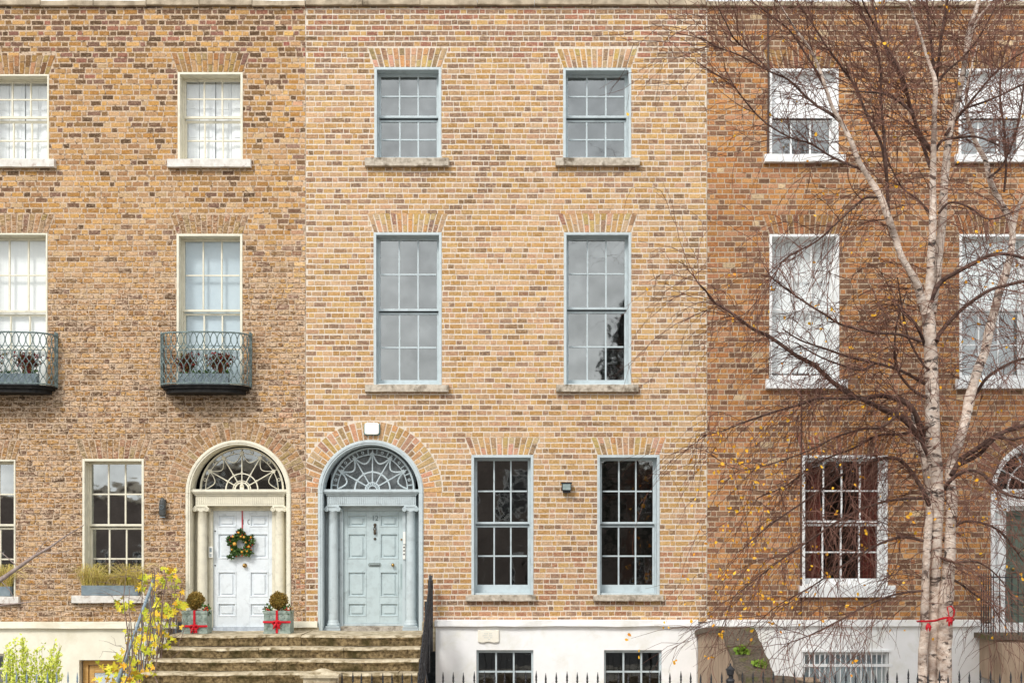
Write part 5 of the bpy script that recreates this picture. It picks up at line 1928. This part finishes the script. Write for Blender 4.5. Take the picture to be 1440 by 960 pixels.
B_ = [
    [(1308, 640, 5.5), (1300, 615, 5), (1290, 590, 4.6), (1277, 568, 4.2), (1255, 559, 3.6), (1235, 556, 3.4), (1212, 560, 3.3), (1190, 551, 3.4), (1165, 532, 3.2), (1145, 513, 3), (1120, 500, 2.8), (1098, 484, 2.6), (1078, 471, 2.4), (1058, 462, 2.2), (1040, 448, 2.1), (1018, 433, 1.9), (1003, 424, 1.6), (992, 408, 1.3), (982, 398, 1), (975, 386, .7)],
    [(1306, 660, 5), (1298, 630, 4.4), (1282, 600, 4.4), (1262, 583, 4), (1245, 577, 3.8), (1225, 567, 3.2), (1208, 560, 2.6)],
    [(1208, 560, 2.6), (1180, 560, 2.1), (1150, 560, 1.8), (1120, 570, 1.7), (1085, 580, 1.5), (1050, 592, 1.2), (1015, 606, .8), (985, 612, .5)],
    [(1310, 720, 4), (1300, 693, 3.2), (1285, 668, 3), (1268, 648, 2.6), (1250, 643, 2.2), (1225, 648, 1.9), (1195, 660, 1.7), (1160, 685, 1.5), (1120, 712, 1.3), (1080, 740, 1), (1040, 775, .6)],
    [(1308, 425, 4), (1315, 408, 3.6), (1325, 395, 3.4), (1345, 383, 3), (1372, 369, 2.8), (1395, 358, 2.5), (1420, 358, 2), (1446, 366, 1.6), (1470, 378, 1)],
    [(1317, 480, 3.6), (1322, 468, 3), (1345, 442, 2.8), (1368, 423, 2.6), (1392, 408, 2.4), (1420, 400, 2.2), (1450, 394, 1.7), (1480, 392, 1)],
    [(1338, 668, 4), (1352, 645, 3.8), (1372, 632, 3.6), (1398, 614, 3.2), (1420, 604, 3), (1445, 597, 2.6), (1475, 590, 1.8)],
    [(1345, 655, 3), (1375, 640, 2.8), (1390, 625, 2.4), (1404, 614, 2.4), (1420, 618, 2), (1446, 613, 1.6)],
    [(1362, 570, 3), (1376, 548, 2.6), (1387, 532, 2.4), (1408, 517, 2.3), (1432, 506, 2), (1460, 500, 1.4)],
    [(1325, 690, 3), (1340, 672, 2.6), (1358, 662, 2.4), (1378, 664, 2.2), (1396, 680, 2.1), (1415, 695, 1.9), (1445, 701, 1.4), (1470, 700, 1)],
    [(1312, 218, 3), (1303, 203, 2.6), (1292, 185, 2.5), (1280, 150, 2.3), (1272, 115, 2), (1255, 80, 1.8), (1235, 45, 1.5), (1220, 18, 1.2), (1208, -10, .9)],
    [(1308, 235, 2.6), (1298, 205, 2.4), (1285, 165, 2.4), (1268, 112, 2.1), (1250, 80, 1.8), (1240, 55, 1.5), (1232, 30, 1.2), (1225, -10, .9)],
    [(1284, 160, 2), (1268, 146, 1.8), (1250, 135, 1.6), (1230, 130, 1.4), (1205, 129, 1.1), (1180, 128, .8)],
    [(1250, 308, 2.6), (1248, 270, 2.3), (1246, 230, 2.1), (1243, 190, 2), (1239, 140, 1.8), (1238, 95, 1.6), (1230, 62, 1.4), (1220, 35, 1.1), (1205, 0, .8)],
    [(1248, 260, 2.2), (1240, 205, 2), (1225, 175, 2), (1210, 140, 1.9), (1200, 118, 1.7), (1180, 90, 1.5), (1160, 62, 1.3), (1140, 30, 1), (1120, 5, .8)],
    [(1316, 118, 2.6), (1320, 85, 2.2), (1324, 50, 2), (1330, 15, 1.7), (1335, -15, 1.3)],
    [(1314, 108, 2.4), (1310, 65, 2), (1305, 25, 1.7), (1302, -10, 1.3)],
    [(1317, 118, 2), (1332, 100, 1.7), (1355, 80, 1.5), (1375, 55, 1.3), (1395, 20, 1), (1405, -5, .7)],
    [(1315, 213, 2.2), (1325, 198, 2), (1345, 194, 1.9), (1368, 192, 1.6), (1385, 196, 1.2), (1405, 205, .8)],
    [(1330, 190, 2.2), (1345, 168, 1.9), (1358, 152, 1.8), (1380, 125, 1.5), (1400, 102, 1.3), (1425, 82, 1.1), (1450, 68, .9)],
    [(1358, 152, 1.6), (1380, 145, 1.5), (1405, 135, 1.3), (1430, 123, 1.2), (1455, 112, .8)],
    [(1225, 255, 2.2), (1210, 238, 1.8), (1190, 230, 1.7), (1165, 218, 1.5), (1140, 202, 1.4), (1115, 195, 1.3), (1090, 182, 1.2), (1070, 167, 1.1), (1050, 145, 1), (1032, 120, .8), (1018, 95, .6)],
    [(1190, 180, 2), (1170, 162, 1.8), (1150, 150, 1.6), (1130, 133, 1.5), (1108, 112, 1.4), (1085, 102, 1.3), (1060, 88, 1.2), (1035, 76, 1), (1008, 66, .8), (985, 52, .6)],
    [(1160, 122, 1.6), (1145, 95, 1.5), (1130, 72, 1.3), (1112, 45, 1.2), (1092, 28, 1), (1065, 8, .8), (1045, -8, .6)],
    [(1085, 102, 1.1), (1060, 78, 1), (1035, 58, .9), (1022, 35, .8), (1010, 12, .6)],
    [(1238, 278, 2), (1218, 278, 1.7), (1200, 292, 1.5), (1175, 315, 1.3), (1150, 338, 1.2), (1125, 352, 1), (1100, 368, .8), (1088, 392, .6)],
    [(1306, 505, 2.8), (1298, 478, 2.4), (1287, 455, 2.3), (1268, 437, 2), (1262, 428, 1.4)],
    [(1295, 480, 2.4), (1265, 470, 2.1), (1235, 468, 1.9), (1205, 462, 1.7), (1180, 455, 1.6), (1160, 442, 1.5), (1140, 430, 1.5), (1118, 415, 1.4), (1100, 402, 1.2), (1085, 390, .9), (1075, 375, .6)],
    [(1302, 540, 2.6), (1265, 520, 2.2), (1230, 510, 1.9), (1195, 502, 1.7), (1160, 490, 1.4), (1125, 478, 1.2), (1100, 462, .8)],
    [(1230, 510, 1.6), (1210, 520, 1.5), (1180, 512, 1.3), (1150, 500, 1.1), (1120, 482, .8)],
    [(1302, 700, 2.6), (1260, 702, 2), (1220, 712, 1.7), (1180, 732, 1.5), (1130, 765, 1.3), (1080, 800, 1), (1030, 840, .7)],
    [(1300, 760, 2.4), (1265, 755, 1.9), (1225, 770, 1.6), (1185, 795, 1.3), (1140, 825, 1.1), (1095, 850, .8), (1060, 880, .5)],
    [(1298, 830, 1.8), (1260, 835, 1.5), (1220, 850, 1.3), (1180, 872, 1.1), (1140, 892, .9), (1105, 905, .6)],
    [(1326, 760, 2.2), (1350, 735, 2), (1380, 735, 1.7), (1410, 750, 1.5), (1440, 790, 1.2)],
    [(1330, 810, 2), (1350, 820, 1.7), (1370, 835, 1.4), (1392, 850, 1), (1410, 875, .7)],
    [(1306, 600, 2.4), (1270, 610, 2), (1235, 612, 1.8), (1200, 630, 1.5), (1150, 650, 1.2), (1110, 680, 1), (1065, 700, .7)],
    [(1320, 300, 2), (1335, 285, 1.7), (1360, 290, 1.5), (1390, 308, 1.3), (1420, 300, 1), (1445, 290, .8)],
    [(1308, 300, 2), (1290, 280, 1.6), (1270, 265, 1.3), (1255, 240, 1), (1245, 215, .7)],
    [(1391, 250, 1.8), (1410, 232, 1.6), (1428, 190, 1.5), (1436, 150, 1.3), (1441, 110, 1)],
    [(1412, 270, 1.8), (1415, 230, 1.6), (1412, 180, 1.5), (1406, 130, 1.3), (1410, 80, 1)],
    [(1315, 780, 2.2), (1340, 790, 1.8), (1375, 790, 1.4), (1405, 812, 1), (1430, 850, .7)],
    [(1262, 583, 2), (1240, 600, 1.7), (1215, 603, 1.5), (1180, 612, 1.3), (1140, 632, 1.1), (1090, 650, .9), (1040, 660, .6), (1000, 640, .4)],
    [(1304, 560, 2), (1280, 545, 1.8), (1262, 520, 1.7), (1258, 490, 1.5), (1262, 450, 1.2), (1275, 410, .9)],
    [(1306, 520, 2), (1290, 500, 1.7), (1276, 470, 1.5), (1268, 430, 1.3), (1262, 390, 1)],
]
twig = MB()
leafmb = MB()
ntw = [0]
def grow(p, d, L, r, level, droop):
    """one twig that bends down; spawns finer ones"""
    n = 5 if level else 7
    pts = [p.copy()]
    d = d.normalized()
    q = p.copy()
    for i in range(n):
        d = (d + Vector((random.gauss(0, .16), random.gauss(0, .12), random.gauss(0, .16) - droop * (.35 + .5 * i / n)))).normalized()
        q = q + d * (L / n)
        if q.y > -.12: q.y = -.12
        if q.z < .1: break
        pts.append(q.copy())
    if len(pts) < 3: return
    m_ = len(pts)
    twig.tube(pts, [r * (1 - .55 * i / (m_ - 1)) for i in range(m_)], 3, cap=False)
    ntw[0] += 1
    if level < 2:
        k = random.randint(2, 4) if level == 0 else random.randint(0, 2)
        for _ in range(k):
            j = random.randint(1, m_ - 1)
            dd = (pts[j] - pts[j - 1]).normalized() + Vector((random.gauss(0, .5), random.gauss(0, .4), random.gauss(0, .45)))
            grow(pts[j], dd, L * random.uniform(.45, .8), max(.0040, r * .70), level + 1, droop * 1.2)
    lp = .008
    e = pts[-1]
    sx = 720 + (e.x) * PPM * 22 / (e.y + 22)
    sy = 770 - (e.z - EYE) * PPM * 22 / (e.y + 22)
    if sy > 560: lp = .02
    if sx < 1090 and sy > 560: lp = .05
    if random.random() < lp:
        for _ in range(random.choice((1, 1, 2, 3))):
            birch_leaf(e + Vector((random.gauss(0, .03), random.gauss(0, .03), -.02 + random.gauss(0, .03))))


def birch_leaf(p):
    s = random.uniform(.018, .036)
    n = Vector((random.gauss(0, .7), -1, random.gauss(0, .5))).normalized()
    u = n.cross(Vector((random.gauss(0, 1), 0, random.gauss(0, 1)))).normalized()
    w = n.cross(u)
    pr = [(0, 1), (.45, .35), (.62, -.2), (.4, -.7), (0, -.85), (-.4, -.7), (-.62, -.2), (-.45, .35)]
    leafmb.mesh([p] + [p + u * a * s + w * b * s + n * .12 * s * (abs(a) - .3) for a, b in pr], [(0, i + 1, (i + 1) % 8 + 1) for i in range(8)])


for bi, br in enumerate(B_):
    sgn = 1 if br[-1][0] > br[0][0] else -1
    dy = random.uniform(-.9, .6)
    L = len(br)
    y0 = -4.0
    if br[0][0] > 1358 and br[0][1] < 620: y0 = -3.1
    if br[0][0] < 1300: y0 = -4.5
    pts = smooth_path([(b[0], b[1], b[2], y0 + dy * (i / L) + .10 * math.sin(i * 1.7 + bi)) for i, b in enumerate(br)], 4)
    vs = [P(p[0], p[1], p[3]) for p in pts]
    mb = MB()
    mb.tube(vs, [max(.0035, p[2] / K * (1 + .12 * noise.noise((p[0] * .1, p[1] * .1, 1)))) for p in pts], 7)
    mb.build('branch', M['branch'], birch, smooth=True)
    # side twigs
    tot = sum((vs[i + 1] - vs[i]).length for i in range(len(vs) - 1))
    upper = sum(b[1] for b in br) / L < 260
    dens = 12.0 if upper else 12.0
    n = int(tot * dens)
    for k in range(n):
        t = random.uniform(.12, 1.0)
        i = min(len(vs) - 2, int(t * (len(vs) - 1)))
        p = vs[i].lerp(vs[i + 1], random.random())
        dr = (vs[i + 1] - vs[i]).normalized()
        side = Vector((random.gauss(0, .6), random.gauss(0, .6), random.gauss(0.0 if not upper else .35, .6)))
        Ln = random.uniform(.35, 1.5) * (1.0 if not upper else .9)
        grow(p, dr * .8 + side, Ln, random.uniform(.0055, .0078), 0, .22 if not upper else .02)
# twigs straight from the stems
for vs in bark_paths:
    tot = sum((vs[i + 1] - vs[i]).length for i in range(len(vs) - 1))
    for k in range(int(tot * 11)):
        i = random.randint(0, len(vs) - 2)
        p = vs[i]
        if p.z < 2.0: continue
        up = p.z > 8.5
        d = Vector((random.choice((-1, 1)) * random.uniform(.4, 1), random.gauss(0, .6), random.uniform(-.1, .7)))
        grow(p, d, random.uniform(.5, 1.6), .0068, 0, .26 if not up else .02)
twig.build('twigs', M['twig'], birch)
# remaining leaves in loose drifts
for k in range(230):
    px = random.gauss(1050, 55); py = random.uniform(590, 880)
    if px < 955: continue
    birch_leaf(P(px, py, -4 + random.uniform(-.8, .6)))
for k in range(170):
    birch_leaf(P(random.uniform(1000, 1440), 900 - 860 * random.random() ** 1.5, -4 + random.uniform(-.8, .6)))
leafmb.build('leaves', M['leaf_y'], birch)
# red string on the trunk
t = thing('red_ribbon', 'red string with bow tied round the birch stems near the base', 'ribbon', P(1320, 890, -4.2))
mb = MB()
z_ = 0
pts = []
ring = [(1290, 873, -4.0), (1296, 873, -4.22), (1304, 873, -4.16), (1316, 872, -4.1), (1322, 870, -4.2), (1332, 868, -4.22), (1340, 869, -4.05), (1338, 872, -3.8), (1310, 874, -3.75), (1290, 873, -4.0)]
mb.tube([P(a, b, c) for a, b, c in smooth_path(ring, 4)], .015, 6)
for (a, b) in ((1305, 876), (1335, 868)):
    c = P(a, b, -4.24)
    for k in range(5):
        an = random.uniform(-2.6, -.5)
        mb.tube([c, c + Vector((math.cos(an) * .04, -.02, math.sin(an) * .06)), c + Vector((math.cos(an) * .05, -.01, math.sin(an) * .12))], [.012, .016, .006], 5)
c = P(1338, 858, -4.2)
mb.tube([P(1335, 868, -4.22), P(1332, 853, -4.22), P(1338, 852, -4.22), P(1342, 858, -4.22), P(1341, 866, -4.2), P(1336, 869, -4.2)], [.006, .010, .012, .012, .010, .006], 6)
mb.build('string', M['redr'], t)

# ================================================================== bare branch from a tree off to the left
t = thing('bare_tree', 'grey bare branch reaching in from the left edge in front of the cream window', 'tree', (-13.5, -3.4, ZB))
mb = MB(); mb.tube([(-13.5, -3.4, ZB), (-13.4, -3.4, 1), (-13.3, -3.3, 3), (-13.1, -3.2, 6), (-12.9, -3.1, 8)], [.22, .18, .15, .1, .05], 10); mb.build('trunk', M['branch'], t, smooth=True)
mb = MB()
gp = [(-110, 870, 5), (-40, 836, 4), (0, 815, 3.4), (25, 798, 2.8), (48, 782, 2.2), (70, 769, 1.6), (90, 755, 1), (118, 738, .6)]
pts = smooth_path(gp, 4)
mb.tube([P(a, b, -3.2) for a, b, c in pts], [c / 93 for a, b, c in pts], 6)
mb.tube([P(-110, 872, -3.2)] + [Vector((-13.3, -3.3, 1.6))], [.06, .07], 6)
for g in ([(25, 797, 1), (12, 785, .7), (0, 775, .5), (-10, 770, .4)], [(-40, 862, 1.6), (0, 851, 1.3), (25, 848, 1), (50, 845, .5)], [(60, 776, .8), (80, 778, .6), (100, 772, .4)],
          [(48, 782, .7), (60, 765, .5), (75, 752, .3)], [(0, 815, .9), (14, 830, .6), (20, 843, .4)]):
    mb.tube([P(a, b, -3.2) for a, b, c in smooth_path(g, 3)], [c / 93 for a, b, c in smooth_path(g, 3)], 5)
mb.tube([P(-40, 862, -3.2), P(-70, 855, -3.2)], .015, 5)
mb.build('branch', noisy('grey_bark', (128, 112, 106), (166, 150, 142), 12, .9, .3), t, smooth=True)

# ================================================================== ACROSS THE STREET (seen only as reflections)
def opp_house(x0, x1, h, label):
    t = thing('terraced_house', label, 'house', ((x0 + x1) / 2, -38, 0), 'houses across the street')
    mb = MB()
    mb.box(x0, x1, -42, -36, 0, h)
    mb.build('wall', M['opp'], t)
    mb = MB(); mb.box(x0 - .1, x1 + .1, -36.3 + .45, -42, h + .002, h + .35); mb.build('cornice', M['stone'], t)
    n = int((x1 - x0) / 2.6)
    for i in range(n):
        for z in (1.2, 4.4, 7.3):
            if z + 1.6 > h: continue
            xx = x0 + (x1 - x0) * (i + .5) / n
            mb = MB()
            mb.box(xx - .55, xx + .55, -35.99, -35.95, z, z + 1.7, 0)
            mb.box(xx - .47, xx + .47, -35.949, -35.94, z + .08, z + 1.62, 1)
            mb.box(xx - .02, xx + .02, -35.939, -35.93, z + .08, z + 1.62, 0)
            mb.box(xx - .47, xx + .47, -35.929, -35.92, z + .83, z + .88, 0)
            mb.build('window', [M['white'], M['iron']], t)
    return t


opp_house(-9, 1.5, 8.0, 'dark red brick house across the street, tallest of its row')
opp_house(-15.5, -9.1, 6.5, 'middle brown brick house across the street mirrored in the cream fanlight')
opp_house(-34, -15.7, 5.3, 'lower dark brick house across the street, mirrored in the far left windows')
def opp_tree(x, y, h, w, label, ever=True):
    t = thing('evergreen_tree', label, 'tree', (x, y, 0), 'trees across the street')
    mb = MB(); mb.tube([(x, y, 0), (x, y, h * .9)], [.3, .05], 8); mb.build('trunk', M['branch'], t)
    mb = MB()
    for k in range(6000):
        f = random.random() ** .7
        z = h * (.15 + .85 * f)
        r = w * (1 - f) ** .6 * (.75 + .4 * noise.noise((f * 9, x, 0))) + .1
        a = random.uniform(0, 2 * PI)
        rr = r * math.sqrt(random.uniform(.3, 1)) * (1 + .35 * math.sin(a * 5 + f * 20))
        mb.leaf((x + rr * math.cos(a), y + rr * math.sin(a), z), random.uniform(.15, .4), Vector((math.cos(a), math.sin(a), random.uniform(-.4, .3))), asp=.22)
    mb.build('crown', M['leaf_e'], t)
opp_tree(5.0, -31, 13.4, 2.3, 'tall narrow conifer across the street mirrored in the first-floor window')
opp_tree(9.5, -32, 8.2, 3.0, 'broad dark evergreen across the street, shorter than its neighbour')
opp_tree(15.5, -31, 9.0, 3.6, 'widest dark evergreen across the street opposite the birch')
opp_tree(21, -32, 8.6, 3.4, 'dark evergreen at the far end of the opposite row')
opp_house(1.7, 30, 6.6, 'long low brick house behind the evergreens across the street')

# ================================================================== LIGHT
el, az = math.radians(42), math.radians(-28)   # az: from street side, a little left
w = bpy.data.worlds.new('World')
SC.world = w
w.use_nodes = True
nt = w.node_tree
bg = nt.nodes['Background']
sky = nt.nodes.new('ShaderNodeTexSky')
sky.sky_type = 'NISHITA'
sky.sun_disc = False
sky.sun_elevation = el
sd = Vector((math.sin(az) * math.cos(el), -math.cos(az) * math.cos(el), math.sin(el)))   # towards the sun
sky.sun_rotation = math.atan2(sd.x, sd.y)
sky.dust_density = 2.0
hs = nt.nodes.new('ShaderNodeHueSaturation')
hs.inputs['Saturation'].default_value = .35
nt.links.new(sky.outputs[0], hs.inputs['Color'])
tc = nt.nodes.new('ShaderNodeTexCoord')
nz = nt.nodes.new('ShaderNodeTexNoise')
nz.inputs['Scale'].default_value = 2.2
nz.inputs['Detail'].default_value = 5
nt.links.new(tc.outputs['Generated'], nz.inputs['Vector'])
cl = nt.nodes.new('ShaderNodeValToRGB')
cl.color_ramp.elements[0].position = .3
cl.color_ramp.elements[0].color = (5.4, 5.8, 6.2, 1)
cl.color_ramp.elements[1].position = .7
cl.color_ramp.elements[1].color = (10.6, 10.6, 10.5, 1)
nt.links.new(nz.outputs['Fac'], cl.inputs[0])
mx = nt.nodes.new('ShaderNodeMix'); mx.data_type = 'RGBA'
mx.inputs[0].default_value = .75
nt.links.new(hs.outputs[0], mx.inputs[6])
nt.links.new(cl.outputs[0], mx.inputs[7])
nt.links.new(mx.outputs[2], bg.inputs[0])
bg.inputs[1].default_value = .12
sun = bpy.data.lights.new('sun', 'SUN')
sun.energy = 1.4
sun.angle = math.radians(12)
sun.color = (1, .965, .91)
so = bpy.data.objects.new('sun', sun)
COL.objects.link(so)
so.rotation_euler = sd.to_track_quat('Z', 'Y').to_euler()
so.location = (0, -10, 20)

# ================================================================== CAMERA
cam = bpy.data.cameras.new('camera')
cam.sensor_width = 36
cam.lens = 36 * 22 / 18.0
cam.shift_y = (770 - 480) / 1440
cam.clip_end = 2000
co = bpy.data.objects.new('camera', cam)
COL.objects.link(co)
co.location = (0, CAMY, EYE)
co.rotation_euler = (PI / 2, 0, 0)
SC.camera = co
SC.view_settings.view_transform = 'Standard'
SC.view_settings.look = 'None'
SC.view_settings.exposure = 0.66
SC.view_settings.gamma = 1
print('TWIGS', ntw[0], 'faces', sum(len(o.data.polygons) for o in bpy.data.objects if o.type == 'MESH'))
